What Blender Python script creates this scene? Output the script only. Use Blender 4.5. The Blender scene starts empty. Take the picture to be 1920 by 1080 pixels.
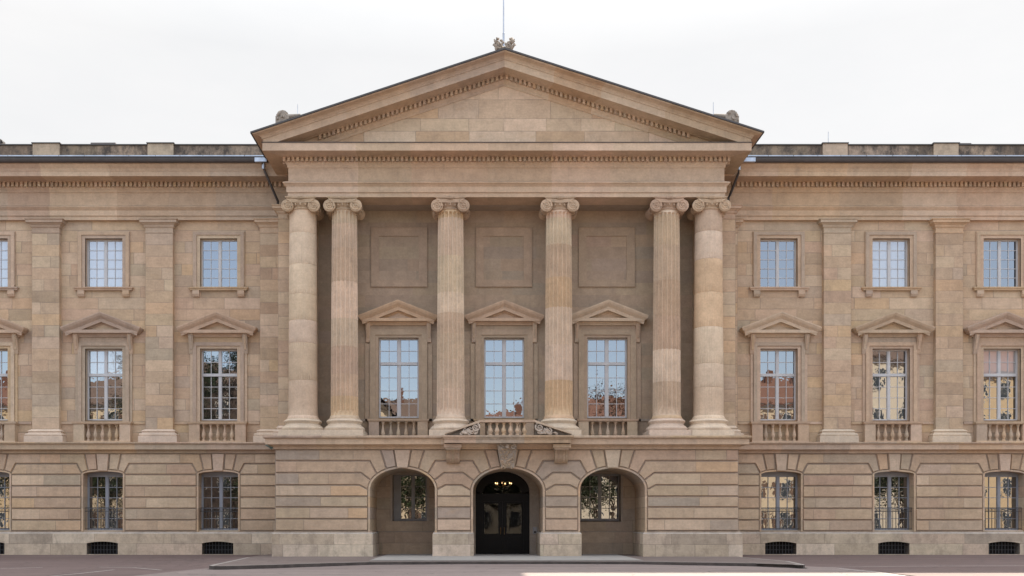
import bpy, math, random
from math import sin, cos, pi, radians
from mathutils import Vector
R = random.Random(7)
# ---------------------------------------------------------------- measured layout
V0, H0, SW, DW, EYE = 897.0, 980.0, 0.026, 49.0, 1.56
def S(Y): return SW * (DW + Y) / DW
def U(px, Y=0.0): return (px - V0) * S(Y)
def W(py, Y=0.0): return EYE + (H0 - py) * S(Y)
C = bpy.context.scene.collection

# ---------------------------------------------------------------- materials
def new_mat(name):
    m = bpy.data.materials.new(name); m.use_nodes = True
    nt = m.node_tree; nt.nodes.clear()
    out = nt.nodes.new('ShaderNodeOutputMaterial')
    return m, nt, out
def N(nt, t, **kw):
    n = nt.nodes.new(t)
    for k, v in kw.items():
        if k == 'inp':
            for a, b in v.items(): n.inputs[a].default_value = b
        else: setattr(n, k, v)
    return n
def L(nt, a, b): nt.links.new(a, b)
def math_n(nt, op, a, b=None, c=None):
    n = N(nt, 'ShaderNodeMath', operation=op)
    for i, v in enumerate((a, b, c)):
        if v is None: continue
        if isinstance(v, (int, float)): n.inputs[i].default_value = v
        else: L(nt, v, n.inputs[i])
    return n.outputs[0]
def noise(nt, vec, scale, detail=4, rough=.55):
    n = N(nt, 'ShaderNodeTexNoise', inp={'Scale': scale, 'Detail': detail, 'Roughness': rough})
    L(nt, vec, n.inputs['Vector']); return n.outputs['Fac']
def mapr(nt, v, a, b, c, d):
    n = N(nt, 'ShaderNodeMapRange', inp={1: a, 2: b, 3: c, 4: d}); L(nt, v, n.inputs[0]); return n.outputs[0]
def scaled(nt, vec, s):
    n = N(nt, 'ShaderNodeVectorMath', operation='MULTIPLY'); L(nt, vec, n.inputs[0]); n.inputs[1].default_value = s
    return n.outputs[0]
def mixc(nt, fac, a, b, mode='MIX'):
    n = N(nt, 'ShaderNodeMix', data_type='RGBA', blend_type=mode)
    for s, v in ((n.inputs[0], fac), (n.inputs[6], a), (n.inputs[7], b)):
        if isinstance(v, (int, float)): s.default_value = v
        elif isinstance(v, tuple): s.default_value = (*v, 1) if len(v) == 3 else v
        else: L(nt, v, s)
    return n.outputs[2]

def stone_mat(name, grime=0.0, gain=1.0, joints=True, contrast=1.0):
    m, nt, out = new_mat(name)
    geo = N(nt, 'ShaderNodeNewGeometry'); pos = geo.outputs['Position']
    at = N(nt, 'ShaderNodeAttribute', attribute_name='tint')
    dim = N(nt, 'ShaderNodeAttribute', attribute_name='dim')
    uv = N(nt, 'ShaderNodeUVMap')
    # per-block offset so the grain changes from stone to stone
    off = scaled(nt, at.outputs['Color'], (37., 71., 53.))
    add = N(nt, 'ShaderNodeVectorMath', operation='ADD'); L(nt, pos, add.inputs[0]); L(nt, off, add.inputs[1]); p2 = add.outputs[0]
    big = noise(nt, pos, .33, 5, .6)
    mid = noise(nt, p2, 2.1, 5, .62)
    bed = noise(nt, scaled(nt, p2, (1.1, 1.1, 7.5)), 1.6, 5, .65)
    fine = noise(nt, pos, 11., 5, .8)
    k = contrast
    f = math_n(nt, 'MULTIPLY', mapr(nt, big, .3, .7, 1 - .08 * k, 1 + .07 * k), mapr(nt, mid, .28, .72, 1 - .12 * k, 1 + .11 * k))
    f = math_n(nt, 'MULTIPLY', f, mapr(nt, bed, .28, .72, 1 - (.07 if joints else .035) * k, 1 + (.06 if joints else .03) * k))
    f = math_n(nt, 'MULTIPLY', f, mapr(nt, fine, .3, .7, 1 - .12 * k, 1 + .11 * k))
    f = math_n(nt, 'MULTIPLY', f, gain)
    sc = N(nt, 'ShaderNodeVectorMath', operation='SCALE'); L(nt, at.outputs['Color'], sc.inputs[0]); L(nt, f, sc.inputs['Scale'])
    col = sc.outputs[0]
    # iron-stained veins
    vein = mapr(nt, noise(nt, scaled(nt, p2, (1., 1., 3.)), 1.1, 6, .7), .58, .74, 0, .38 if joints else .2)
    col = mixc(nt, vein, col, (.46, .31, .185), 'MIX') if not grime else col
    # soot in pores
    soot = mapr(nt, noise(nt, scaled(nt, pos, (1.0, 1.0, .55)), 1.3, 7, .72), .56, .78, 0, .36 + grime * .4)
    col = mixc(nt, soot, col, (.16, .135, .115))
    stk = mapr(nt, noise(nt, scaled(nt, pos, (3.2, 3.2, .2)), 1.5, 5, .65), .58, .75, 0, .22)
    col = mixc(nt, stk, col, (.17, .145, .125))
    if grime:
        g = mapr(nt, noise(nt, scaled(nt, pos, (1.6, 1.6, .9)), 1.2, 8, .75), .50 - .1 * grime, .60, 0, min(1, grime))
        col = mixc(nt, g, col, (.085, .070, .060))
        g2 = mapr(nt, noise(nt, pos, 5.5, 6, .7), .6, .7, 0, .5 * grime)
        col = mixc(nt, g2, col, (.35, .305, .26))
    height = math_n(nt, 'ADD', math_n(nt, 'MULTIPLY', fine, .4), mid)
    if joints:
        su = N(nt, 'ShaderNodeSeparateXYZ'); L(nt, uv.outputs[0], su.inputs[0])
        sd = N(nt, 'ShaderNodeSeparateXYZ'); L(nt, dim.outputs['Vector'], sd.inputs[0])
        a = math_n(nt, 'MINIMUM', su.outputs[0], math_n(nt, 'SUBTRACT', sd.outputs[0], su.outputs[0]))
        b = math_n(nt, 'MINIMUM', su.outputs[1], math_n(nt, 'SUBTRACT', sd.outputs[1], su.outputs[1]))
        e = math_n(nt, 'MINIMUM', a, b)
        j = mapr(nt, e, .008, .020, 1, 0)
        j = math_n(nt, 'MULTIPLY', j, mapr(nt, noise(nt, pos, .9, 2), .35, .65, .2, .7))
        col = mixc(nt, j, col, (.19, .155, .125))
        height = math_n(nt, 'SUBTRACT', height, math_n(nt, 'MULTIPLY', j, 1.5))
    bump = N(nt, 'ShaderNodeBump', inp={'Strength': .35, 'Distance': .02}); L(nt, height, bump.inputs['Height'])
    bs = N(nt, 'ShaderNodeBsdfPrincipled', inp={'Roughness': .88, 'Specular IOR Level': .25})
    L(nt, col, bs.inputs['Base Color']); L(nt, bump.outputs[0], bs.inputs['Normal']); L(nt, bs.outputs[0], out.inputs[0])
    return m

def plain(name, col, rough=.6, metal=0., nz=.12, scale=3., bump=0., spec=.4):
    m, nt, out = new_mat(name)
    tc = N(nt, 'ShaderNodeNewGeometry')
    n1 = noise(nt, tc.outputs['Position'], scale, 5, .6)
    f = mapr(nt, n1, .3, .7, 1 - nz, 1 + nz)
    sc = N(nt, 'ShaderNodeVectorMath', operation='SCALE'); sc.inputs[0].default_value = col; L(nt, f, sc.inputs['Scale'])
    bs = N(nt, 'ShaderNodeBsdfPrincipled', inp={'Roughness': rough, 'Metallic': metal, 'Specular IOR Level': spec})
    L(nt, sc.outputs[0], bs.inputs['Base Color'])
    if bump:
        b = N(nt, 'ShaderNodeBump', inp={'Strength': bump, 'Distance': .01})
        L(nt, noise(nt, tc.outputs['Position'], scale * 14, 3), b.inputs['Height']); L(nt, b.outputs[0], bs.inputs['Normal'])
    L(nt, bs.outputs[0], out.inputs[0]); return m

def glass_mat(name, refl, base, wav=.5):
    m, nt, out = new_mat(name)
    geo = N(nt, 'ShaderNodeNewGeometry')
    b = N(nt, 'ShaderNodeBump', inp={'Strength': .06 * wav, 'Distance': .05})
    L(nt, noise(nt, geo.outputs['Position'], 2.6, 2, .5), b.inputs['Height'])
    gl = N(nt, 'ShaderNodeBsdfGlossy', inp={'Roughness': .0, 'Color': (.96, .97, 1, 1)}); L(nt, b.outputs[0], gl.inputs['Normal'])
    if base is None:
        df = N(nt, 'ShaderNodeBsdfTransparent')
    else:
        df = N(nt, 'ShaderNodeBsdfDiffuse')
        df.inputs['Color'].default_value = (*base, 1)
    fr = N(nt, 'ShaderNodeFresnel', inp={'IOR': 1.5})
    fac = math_n(nt, 'MINIMUM', math_n(nt, 'ADD', math_n(nt, 'MULTIPLY', fr.outputs[0], 1.2 if base else .6), refl), 1.0)
    mx = N(nt, 'ShaderNodeMixShader'); L(nt, fac, mx.inputs[0]); L(nt, df.outputs[0], mx.inputs[1]); L(nt, gl.outputs[0], mx.inputs[2])
    L(nt, mx.outputs[0], out.inputs[0]); return m

def road_mat(name, ca, cb, patch=.5):
    m, nt, out = new_mat(name)
    geo = N(nt, 'ShaderNodeNewGeometry'); p = geo.outputs['Position']
    big = mapr(nt, noise(nt, scaled(nt, p, (.5, 1, 1)), .12, 5, .6), .38, .62, 0, 1)
    col = mixc(nt, big, ca, cb)
    track = mapr(nt, noise(nt, scaled(nt, p, (.08, 1.4, 1)), .8, 4, .6), .35, .65, .88, 1.1)
    spk = mapr(nt, noise(nt, p, 45., 2, .8), .25, .75, .8, 1.22)
    st = mapr(nt, noise(nt, p, 1.7, 6, .7), .3, .7, .88, 1.1)
    f = math_n(nt, 'MULTIPLY', math_n(nt, 'MULTIPLY', track, spk), st)
    sc = N(nt, 'ShaderNodeVectorMath', operation='SCALE'); L(nt, col, sc.inputs[0]); L(nt, f, sc.inputs['Scale'])
    c2 = sc.outputs[0]
    vo = N(nt, 'ShaderNodeTexVoronoi', feature='DISTANCE_TO_EDGE', inp={'Scale': .17}); 
    wob = N(nt, 'ShaderNodeVectorMath', operation='ADD'); L(nt, p, wob.inputs[0])
    nn = N(nt, 'ShaderNodeTexNoise', inp={'Scale': 1.3}); L(nt, p, nn.inputs['Vector']); L(nt, nn.outputs['Color'], wob.inputs[1])
    L(nt, wob.outputs[0], vo.inputs['Vector'])
    c2 = mixc(nt, mapr(nt, vo.outputs['Distance'], .0, .006, patch, 0), c2, (.03, .028, .028))
    bs = N(nt, 'ShaderNodeBsdfPrincipled', inp={'Roughness': .8, 'Specular IOR Level': .35}); L(nt, c2, bs.inputs['Base Color'])
    b = N(nt, 'ShaderNodeBump', inp={'Strength': .4, 'Distance': .006}); L(nt, noise(nt, p, 60, 2), b.inputs['Height']); L(nt, b.outputs[0], bs.inputs['Normal'])
    L(nt, bs.outputs[0], out.inputs[0]); return m

def emit_mat(name, col, s):
    m, nt, out = new_mat(name)
    e = N(nt, 'ShaderNodeEmission', inp={'Color': (*col, 1), 'Strength': s}); L(nt, e.outputs[0], out.inputs[0]); return m

M = dict(
    stone=stone_mat('sandstone'), smooth=stone_mat('sandstone_plain', joints=False),
    carve=stone_mat('sandstone_carved', joints=False, contrast=1.6), grime=stone_mat('sandstone_lichen', grime=1.0),
    soot=stone_mat('sandstone_weathered', grime=.25),
    white=plain('white_painted_timber', (.50, .50, .50), .45, nz=.05), grey=plain('grey_painted_timber', (.26, .275, .305), .45, nz=.06),
    glass=glass_mat('window_glass', .24, (.012, .012, .013)), glass_blind=glass_mat('window_glass_blind', .22, (.34, .34, .34)),
    glass_dark=glass_mat('ground_floor_glass', .23, (.012, .011, .010)), doorglass=glass_mat('door_glass', .0, None),
    gutter=plain('dark_zinc', (.075, .068, .066), .5, .3), zinc=plain('pale_zinc', (.42, .44, .48), .35, .8, nz=.2),
    roof=plain('roof_sheet', (.12, .105, .10), .55, .2), iron=plain('wrought_iron', (.06, .06, .065), .5, .4),
    door=plain('dark_door', (.006, .005, .0045), .45, spec=.15), dark=plain('dark_interior', (.012, .011, .010), .9),
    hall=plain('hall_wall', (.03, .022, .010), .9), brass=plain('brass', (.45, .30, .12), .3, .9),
    road=road_mat('asphalt', (.125, .088, .080), (.158, .115, .104)), pave=road_mat('pavement_asphalt', (.165, .130, .115), (.185, .148, .132), .3),
    slab=plain('entrance_slab', (.33, .31, .285), .75, nz=.12, scale=1.2), kerb=plain('kerb_stone', (.34, .31, .28), .8, nz=.2, scale=2), kerbshade=plain('kerb_face_shade', (.075, .062, .056), .9, nz=.3),  # last one: dark colour with the kerb's shade painted in
    lane=road_mat('carriageway_asphalt', (.205, .165, .150), (.255, .208, .190), .5),
    paint=plain('worn_road_paint', (.36, .33, .31), .7, nz=.3, scale=6), bulb=emit_mat('warm_bulb', (1, .60, .26), 1.2),
    intercom=plain('intercom_metal', (.25, .25, .26), .4, .6), patina=plain('copper_patina', (.16, .23, .21), .6, .2),
)

# ---------------------------------------------------------------- stone colours
PAL = [((.435, .350, .268), 10), ((.475, .395, .312), 4.5), ((.395, .335, .272), 3), ((.465, .360, .255), 2.2), ((.430, .338, .262), 2.5), ((.375, .298, .228), 1.5)]
PLINTH = [((.46, .405, .34), 5), ((.42, .37, .31), 4), ((.53, .475, .41), 3), ((.36, .32, .275), 1.6)]
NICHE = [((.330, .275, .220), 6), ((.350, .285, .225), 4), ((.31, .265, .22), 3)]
FRZ = [((.430, .345, .272), 7), ((.470, .390, .315), 3), ((.385, .325, .272), 2.5), ((.445, .35, .255), 2)]
WARM = (1.125, 1.03, .915)
def tint(pal=PAL, j=.05, base=None):
    if base is None:
        t = R.random() * sum(w for _, w in pal)
        for c, w in pal:
            t -= w
            if t <= 0: break
    else: c = base
    g = 1 + R.uniform(-j, j)
    return tuple(max(0, v * g * k * (1 + R.uniform(-.02, .02))) for v, k in zip(c, WARM))
BASE = (.415, .330, .258)

# ---------------------------------------------------------------- mesh builder
class MB:
    def __init__(s): s.v = []; s.f = []; s.t = []; s.uv = []; s.d = []
    def face(s, pts, t=None, uv=None, dim=(99, 99, 0)):
        i = len(s.v); s.v += [tuple(p) for p in pts]; s.f.append(tuple(range(i, i + len(pts))))
        s.t.append(t or BASE); s.uv.append(uv or [(50, 50)] * len(pts)); s.d.append(dim)
    def idx(s, verts, faces, t=None):
        i = len(s.v); s.v += [tuple(p) for p in verts]
        for k, f in enumerate(faces):
            s.f.append(tuple(a + i for a in f)); s.t.append((t[k] if isinstance(t, list) else t) or BASE)
            s.uv.append([(50, 50)] * len(f)); s.d.append((99, 99, 0))
    def box(s, x0, x1, y0, y1, z0, z1, t=None, jt=False):
        v = [(x, y, z) for z in (z0, z1) for y in (y0, y1) for x in (x0, x1)]
        s.idx(v, [(0, 2, 3, 1), (4, 5, 7, 6), (0, 1, 5, 4), (2, 6, 7, 3), (0, 4, 6, 2), (1, 3, 7, 5)], t)
    def prism(s, poly, y0, y1, t=None):          # poly in (x,z), extruded along y
        n = len(poly)
        s.idx([(x, y0, z) for x, z in poly] + [(x, y1, z) for x, z in poly],
              [tuple(range(n)), tuple(range(2 * n - 1, n - 1, -1))] + [(i, i + n, (i + 1) % n + n, (i + 1) % n) for i in range(n)], t)
    def prismx(s, poly, x0, x1, t=None):         # poly in (y,z), extruded along x
        n = len(poly)
        s.idx([(x0, y, z) for y, z in poly] + [(x1, y, z) for y, z in poly],
              [tuple(range(n)), tuple(range(2 * n - 1, n - 1, -1))] + [(i, (i + 1) % n, (i + 1) % n + n, i + n) for i in range(n)], t)
    def lathe(s, cx, cy, prof, n=24, t=None, tf=None, rad=None):
        vs = []
        for k, (r, z) in enumerate(prof):
            for i in range(n):
                a = 2 * pi * i / n; rr = r if rad is None else rad(r, i, k)
                vs.append((cx + rr * cos(a), cy + rr * sin(a), z))
        fs = []; ts = []
        for k in range(len(prof) - 1):
            tt = tf(k) if tf else (t or BASE)
            for i in range(n):
                j = (i + 1) % n; fs.append((k * n + i, k * n + j, (k + 1) * n + j, (k + 1) * n + i)); ts.append(tt)
        fs.append(tuple(range(n - 1, -1, -1))); fs.append(tuple(range((len(prof) - 1) * n, len(prof) * n))); ts += [ts[0], ts[-1]]
        s.idx(vs, fs, ts)
    def tube(s, pts, r, n=8, t=None, r1=None):
        pts = [Vector(p) for p in pts]; vs = []
        for i, p in enumerate(pts):
            d = (pts[min(i + 1, len(pts) - 1)] - pts[max(i - 1, 0)]).normalized()
            a = d.cross(Vector((0, 0, 1)) if abs(d.z) < .9 else Vector((1, 0, 0))).normalized(); b = d.cross(a)
            rr = r if r1 is None else r + (r1 - r) * i / (len(pts) - 1)
            vs += [p + (a * cos(2 * pi * k / n) + b * sin(2 * pi * k / n)) * rr for k in range(n)]
        fs = [(i * n + k, i * n + (k + 1) % n, (i + 1) * n + (k + 1) % n, (i + 1) * n + k) for i in range(len(pts) - 1) for k in range(n)]
        fs += [tuple(range(n)), tuple(range((len(pts) - 1) * n, len(pts) * n))]
        s.idx(vs, fs, t)
    def ball(s, c, rx, ry, rz, n=8, m=5, t=None, rot=0):
        vs = []
        for j in range(m + 1):
            ph = -pi / 2 + pi * j / m
            for i in range(n):
                a = 2 * pi * i / n
                x, z = rx * cos(ph) * cos(a), rz * sin(ph)
                vs.append((c[0] + x * cos(rot) - z * sin(rot), c[1] + ry * cos(ph) * sin(a), c[2] + x * sin(rot) + z * cos(rot)))
        s.idx(vs, [(j * n + i, j * n + (i + 1) % n, (j + 1) * n + (i + 1) % n, (j + 1) * n + i) for j in range(m) for i in range(n)], t)
    def build(s, name, mat, parent=None, smooth=False, **props):
        me = bpy.data.meshes.new(name); me.from_pydata(s.v, [], s.f)
        ta = me.attributes.new('tint', 'FLOAT_COLOR', 'FACE'); ta.data.foreach_set('color', [c for t in s.t for c in (*t, 1)])
        da = me.attributes.new('dim', 'FLOAT_VECTOR', 'FACE'); da.data.foreach_set('vector', [c for t in s.d for c in t])
        uv = me.uv_layers.new(name='UVMap'); uv.data.foreach_set('uv', [c for f in s.uv for p in f for c in p])
        me.materials.append(M[mat] if isinstance(mat, str) else mat)
        me.update()
        if smooth:
            me.shade_smooth()
            try: me.set_sharp_from_angle(angle=radians(38))
            except Exception: pass
        o = bpy.data.objects.new(name, me); C.objects.link(o)
        if parent: o.parent = parent
        for k, v in props.items(): o[k] = v
        return o
def empty(name, loc=(0, 0, 0), **props):
    o = bpy.data.objects.new(name, None); C.objects.link(o); o.location = loc
    for k, v in props.items(): o[k] = v
    return o

# ---------------------------------------------------------------- shape helpers
def clip(poly, nx, nz, d):                       # keep nx*x+nz*z<=d
    out = []
    for i in range(len(poly)):
        p, q = poly[i], poly[(i + 1) % len(poly)]
        a, b = nx * p[0] + nz * p[1] - d, nx * q[0] + nz * q[1] - d
        if a <= 0: out.append(p)
        if (a < 0 < b) or (b < 0 < a):
            t = a / (a - b); out.append((p[0] + (q[0] - p[0]) * t, p[1] + (q[1] - p[1]) * t))
    return out
def inset(poly, d):
    n = len(poly); out = []
    for i in range(n):
        a, b, c = Vector(poly[i - 1]), Vector(poly[i]), Vector(poly[(i + 1) % n])
        e1, e2 = (b - a).normalized(), (c - b).normalized()
        n1, n2 = Vector((-e1.y, e1.x)), Vector((-e2.y, e2.x))
        k = 1 + n1.dot(n2)
        m = (n1 + n2) / max(k, .35)
        out.append((b.x + m.x * d, b.y + m.y * d))
    return out
def ashlar(mb, x0, x1, rows, Y, holes=(), wr=(.9, 2.2), pal=PAL, clips=(), axis='x'):
    for z0, z1 in zip(rows[:-1], rows[1:]):
        cuts = [x0 - R.uniform(0, wr[0])]
        while cuts[-1] < x1: cuts.append(cuts[-1] + R.uniform(*wr))
        for a, b in zip(cuts[:-1], cuts[1:]):
            t = tint(pal); a0, b0 = max(a, x0), min(b, x1)
            if b0 - a0 < 1e-4: continue
            zs = sorted({z0, z1} | {h for H in holes for h in H[2:4] if z0 < h < z1})
            for s0, s1 in zip(zs[:-1], zs[1:]):
                iv = [(a0, b0)]
                for hx0, hx1, hz0, hz1 in holes:
                    if hz0 < (s0 + s1) / 2 < hz1:
                        nv = []
                        for p, q in iv:
                            if hx1 <= p or hx0 >= q: nv.append((p, q)); continue
                            if hx0 > p: nv.append((p, hx0))
                            if hx1 < q: nv.append((hx1, q))
                        iv = nv
                for p, q in iv:
                    poly = [(p, s0), (q, s0), (q, s1), (p, s1)]
                    for c in clips: poly = clip(poly, *c)
                    if len(poly) < 3: continue
                    pts = [(x, Y, z) if axis == 'x' else (Y, x, z) for x, z in poly]
                    mb.face(pts, t, [(x - a, z - z0) for x, z in poly], (b - a, z1 - z0, 0))
def rows_of(z0, z1, h):
    n = max(1, round((z1 - z0) / h)); return [z0 + (z1 - z0) * i / n for i in range(n + 1)]
def moulding(mb, path, prof, wr=(1.6, 3.4), pal=FRZ, one=None, caps=True):
    P = [Vector(p) for p in path]; n = len(P); nr = []
    for i in range(n - 1):
        d = (P[i + 1] - P[i]).normalized(); nr.append(Vector((d.y, -d.x)))
    mit = [nr[0]] + [(nr[i - 1] + nr[i]) / (1 + nr[i - 1].dot(nr[i])) for i in range(1, n - 1)] + [nr[-1]]
    for i in range(n - 1):
        Ls = (P[i + 1] - P[i]).length; u = [0.]
        while one is None and Ls - u[-1] > wr[1] * 1.3: u.append(u[-1] + R.uniform(*wr))
        u.append(Ls)
        for a, b in zip(u[:-1], u[1:]):
            t = one or tint(pal, .035); ta, tb = a / Ls, b / Ls
            for (o0, z0), (o1, z1) in zip(prof[:-1], prof[1:]):
                def q(tt, o, z):
                    e0 = P[i] + mit[i] * o; e1 = P[i + 1] + mit[i + 1] * o
                    e = e0.lerp(e1, tt) if (tt in (0., 1.) or abs(tt - 1) < 1e-6) else None
                    if e is None: e = P[i].lerp(P[i + 1], tt) + nr[i] * o
                    return (e.x, e.y, z)
                mb.face([q(ta, o0, z0), q(tb, o0, z0), q(tb, o1, z1), q(ta, o1, z1)], t)
    if caps:
        for k in (0, -1):
            mb.face([(*(P[k] + mit[k] * o), z) for o, z in prof] + ([(*P[k], prof[-1][1]), (*P[k], prof[0][1])] if abs(prof[0][0]) > 1e-6 or abs(prof[-1][0]) > 1e-6 else []), one or tint(pal, .03))
def raking(mb, ax, za, base, prof, ends, one=None, wr=(1.6, 3.2), sides=(-1, 1)):
    res = {}
    for sd in sides:
        xe, m = ends[sd]
        A = [Vector((ax, base - o, za + dz)) for o, dz in prof]
        E = [Vector((xe + sd * o, base - o, za + dz - m * abs(xe + sd * o - ax))) for o, dz in prof]
        u = [0.]; Ls = abs(xe - ax)
        while one is None and Ls - u[-1] > wr[1] * 1.3: u.append(u[-1] + R.uniform(*wr))
        u.append(Ls)
        for a, b in zip(u[:-1], u[1:]):
            t = one or tint(FRZ, .035)
            for i in range(len(prof) - 1):
                mb.face([A[i].lerp(E[i], a / Ls), A[i].lerp(E[i], b / Ls), A[i + 1].lerp(E[i + 1], b / Ls), A[i + 1].lerp(E[i + 1], a / Ls)], t)
        res[sd] = E
    return res
def spiral(mb, cx, y, cz, r, turns, hand, w, t=None, depth=.05):
    pts = []
    n = int(turns * 18)
    for i in range(n + 1):
        a = pi / 2 + hand * 2 * pi * turns * i / n; rr = r * (1 - .88 * (i / n) ** .8)
        pts.append((cx + rr * cos(a), y, cz + rr * sin(a)))
    mb.tube(pts, w, 6, t, w * .45)
def carved(mb, poly, Y, n, size, seed, t=None):      # clumped scrolls and leaves inside a polygon
    rr = random.Random(seed)
    xs = [p[0] for p in poly]; zs = [p[1] for p in poly]
    def inside(x, z):
        c = False
        for i in range(len(poly)):
            (x1, z1), (x2, z2) = poly[i - 1], poly[i]
            if (z1 > z) != (z2 > z) and x < (x2 - x1) * (z - z1) / (z2 - z1) + x1: c = not c
        return c
    k = 0; tries = 0
    while k < n and tries < n * 30:
        tries += 1
        x, z = rr.uniform(min(xs), max(xs)), rr.uniform(min(zs), max(zs))
        if not inside(x, z): continue
        s = size * rr.uniform(.6, 1.3)
        if rr.random() < .3: spiral(mb, x, Y - s * .3, z, s * 1.1, 1.4, rr.choice((-1, 1)), s * .3, t)
        else: mb.ball((x, Y, z), s * rr.uniform(.4, .7), s * rr.uniform(.5, .9), s * rr.uniform(.9, 1.5), 6, 4, t, rr.uniform(0, pi))
        k += 1

# ---------------------------------------------------------------- rusticated walls with arches
class Arch:
    def __init__(s, cx, a, zc, b, zbot, ring, js):   # js: {level index: (elbow dx, hit dx)}
        s.cx, s.a, s.zc, s.b, s.zbot, s.ring, s.js = cx, a, zc, b, zbot, ring, js
    def pt(s, t, grow=0): return (s.cx + (s.a + grow) * cos(t), s.zc + (s.b + grow) * sin(t))
    def tt(s, dx): return math.acos(max(-1, min(1, dx / (s.a + s.ring))))
    def joint(s, sd, k, z):
        g = s.ring
        if k in s.js:
            e, h = s.js[k]; return [s.pt(s.tt(sd * h), g), (s.cx + sd * e, z)], s.tt(sd * h)
        return [(s.cx + sd * (s.a + g), z)], None
    def arc(s, sd, t0, t1):                      # points strictly between, from lower to upper
        pts = []
        if t0 is None:
            if t1 is None or min(t1, pi - t1) < .02: return []
            t0 = 0 if sd > 0 else pi; pts.append(s.pt(t0, s.ring))
        n = max(1, int(abs(t1 - t0) / .09))
        return pts + [s.pt(t0 + (t1 - t0) * i / n, s.ring) for i in range(1, n)]
    def outline(s, g=0, n=28):
        return [(s.cx + (s.a + g), s.zbot)] + [s.pt(pi * i / n, g) for i in range(n + 1)] + [(s.cx - (s.a + g), s.zbot)]
def relief(mb, poly, Yf, gd, g, bv, pal, split=None, t=None):
    p1 = inset(poly, g); p2 = inset(poly, g + bv); n = len(poly); Yg = Yf + gd
    base = t or tint(pal)
    def ring(a, ya, b, yb, tt):
        for i in range(n):
            j = (i + 1) % n
            mb.face([(a[i][0], ya, a[i][1]), (a[j][0], ya, a[j][1]), (b[j][0], yb, b[j][1]), (b[i][0], yb, b[i][1])], tt)
    ring(poly, Yg, p1, Yg, tuple(v * .8 for v in BASE)); ring(p1, Yg, p2, Yf, base)
    if split:
        cs = [split[0]]
        xs = []
        x = split[0] + R.uniform(.5, 2.6)
        while x < split[1] - .5: xs.append(x); x += R.uniform(1.0, 3.2)
        ed = [-1e4] + xs + [1e4]
        for a, b in zip(ed[:-1], ed[1:]):
            q = clip(clip(p2, 1, 0, b), -1, 0, -a)
            if len(q) > 2: mb.face([(x, Yf, z) for x, z in q], tint(pal), [(x - a, 50) for x, z in q], (b - a, 100, 0))
    else: mb.face([(x, Yf, z) for x, z in p2], base)
def rusticated(mb, x0, x1, levels, arches, Yf, gd=.06, g=.028, bv=.022, pal=PAL, key_out=.05, key=True):
    n = len(levels); A = [None] + arches + [None]
    for i in range(len(A) - 1):
        Lo, Ro = A[i], A[i + 1]
        for k in range(n - 1):
            def e(op, sd, kk, xw):
                return op.joint(sd, kk, levels[kk]) if op else ([(xw, levels[kk])], None)
            ll, tl0 = e(Lo, 1, k, x0); rl, tr0 = e(Ro, -1, k, x1)
            lu, tl1 = e(Lo, 1, k + 1, x0); ru, tr1 = e(Ro, -1, k + 1, x1)
            poly = ll + rl[::-1]
            if Ro: poly += Ro.arc(-1, tr0, tr1)
            poly += ru + lu[::-1]
            if Lo: poly += Lo.arc(1, tl0, tl1)[::-1]
            xa = max(ll[-1][0], lu[-1][0]); xb = min(rl[-1][0], ru[-1][0])
            relief(mb, poly, Yf, gd, g, bv, pal, split=(xa, xb) if xb - xa > 1.6 else None)
    zt = levels[-1]
    for ar in arches:
        eA, hA = ar.js[n - 1]; eK, hK = ar.js['key']
        for sd in (-1, 1):
            tA, tK = ar.tt(sd * hA), ar.tt(sd * hK)
            mid = [ar.pt(tA + (tK - tA) * i / 4, ar.ring) for i in range(1, 4)]
            p = [ar.pt(tA, ar.ring)] + mid + [ar.pt(tK, ar.ring), (ar.cx + sd * eK, zt), (ar.cx + sd * eA, zt)]
            if sd > 0: p = p[::-1]
            relief(mb, p, Yf, gd, g, bv, pal)
        tA, tB = ar.tt(-hK), ar.tt(hK)
        p = [ar.pt(tA + (tB - tA) * i / 4, 0) for i in range(5)] + [(ar.cx + eK, zt), (ar.cx - eK, zt)]
        if key: relief(mb, p, Yf - key_out, gd + key_out, g * .5, bv, pal, t=tint(pal, .04, (.46, .385, .315)))
        else: relief(mb, p, Yf, gd, g, bv, pal)
def arch_reveal(mb, ar, Yf, Yb, levels, pal=PAL, gd=.06):
    o0, o1 = ar.outline(0), ar.outline(ar.ring); Yr = Yf + .02
    # refine jambs at the course levels
    def refine(o):
        z = [l for l in levels if o[0][1] + .05 < l < ar.zc - .02]
        return [o[0]] + [(o[0][0], l) for l in z] + o[1:-1] + [(o[-1][0], l) for l in z[::-1]] + [o[-1]]
    o0, o1 = refine(o0), refine(o1); tj = {}
    for i in range(len(o0) - 1):
        (ax, az), (bx, bz) = o0[i], o0[i + 1]; (cx, cz), (dx, dz) = o1[i], o1[i + 1]
        key = (round((az + bz) / 2 / .52), ax > ar.cx); t = tj.setdefault(key, tint(pal, .04))
        mb.face([(ax, Yr, az), (bx, Yr, bz), (dx, Yr, dz), (cx, Yr, cz)], tuple(v * 1.02 for v in t))
        mb.face([(cx, Yr, cz), (dx, Yr, dz), (dx, Yf + gd, dz), (cx, Yf + gd, cz)], t)
        ln = math.hypot(ax - bx, az - bz)
        # grooved intrados: narrow recess at each course joint
        u0, u1 = (0, ln) 
        mb.face([(ax, Yr, az), (bx, Yr, bz), (bx, Yb, bz), (ax, Yb, az)], t,
                [(.0, 50), (ln, 50), (ln, 50), (0, 50)] if ax == bx else None, (ln if ax == bx else 99, 100, 0))

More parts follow.
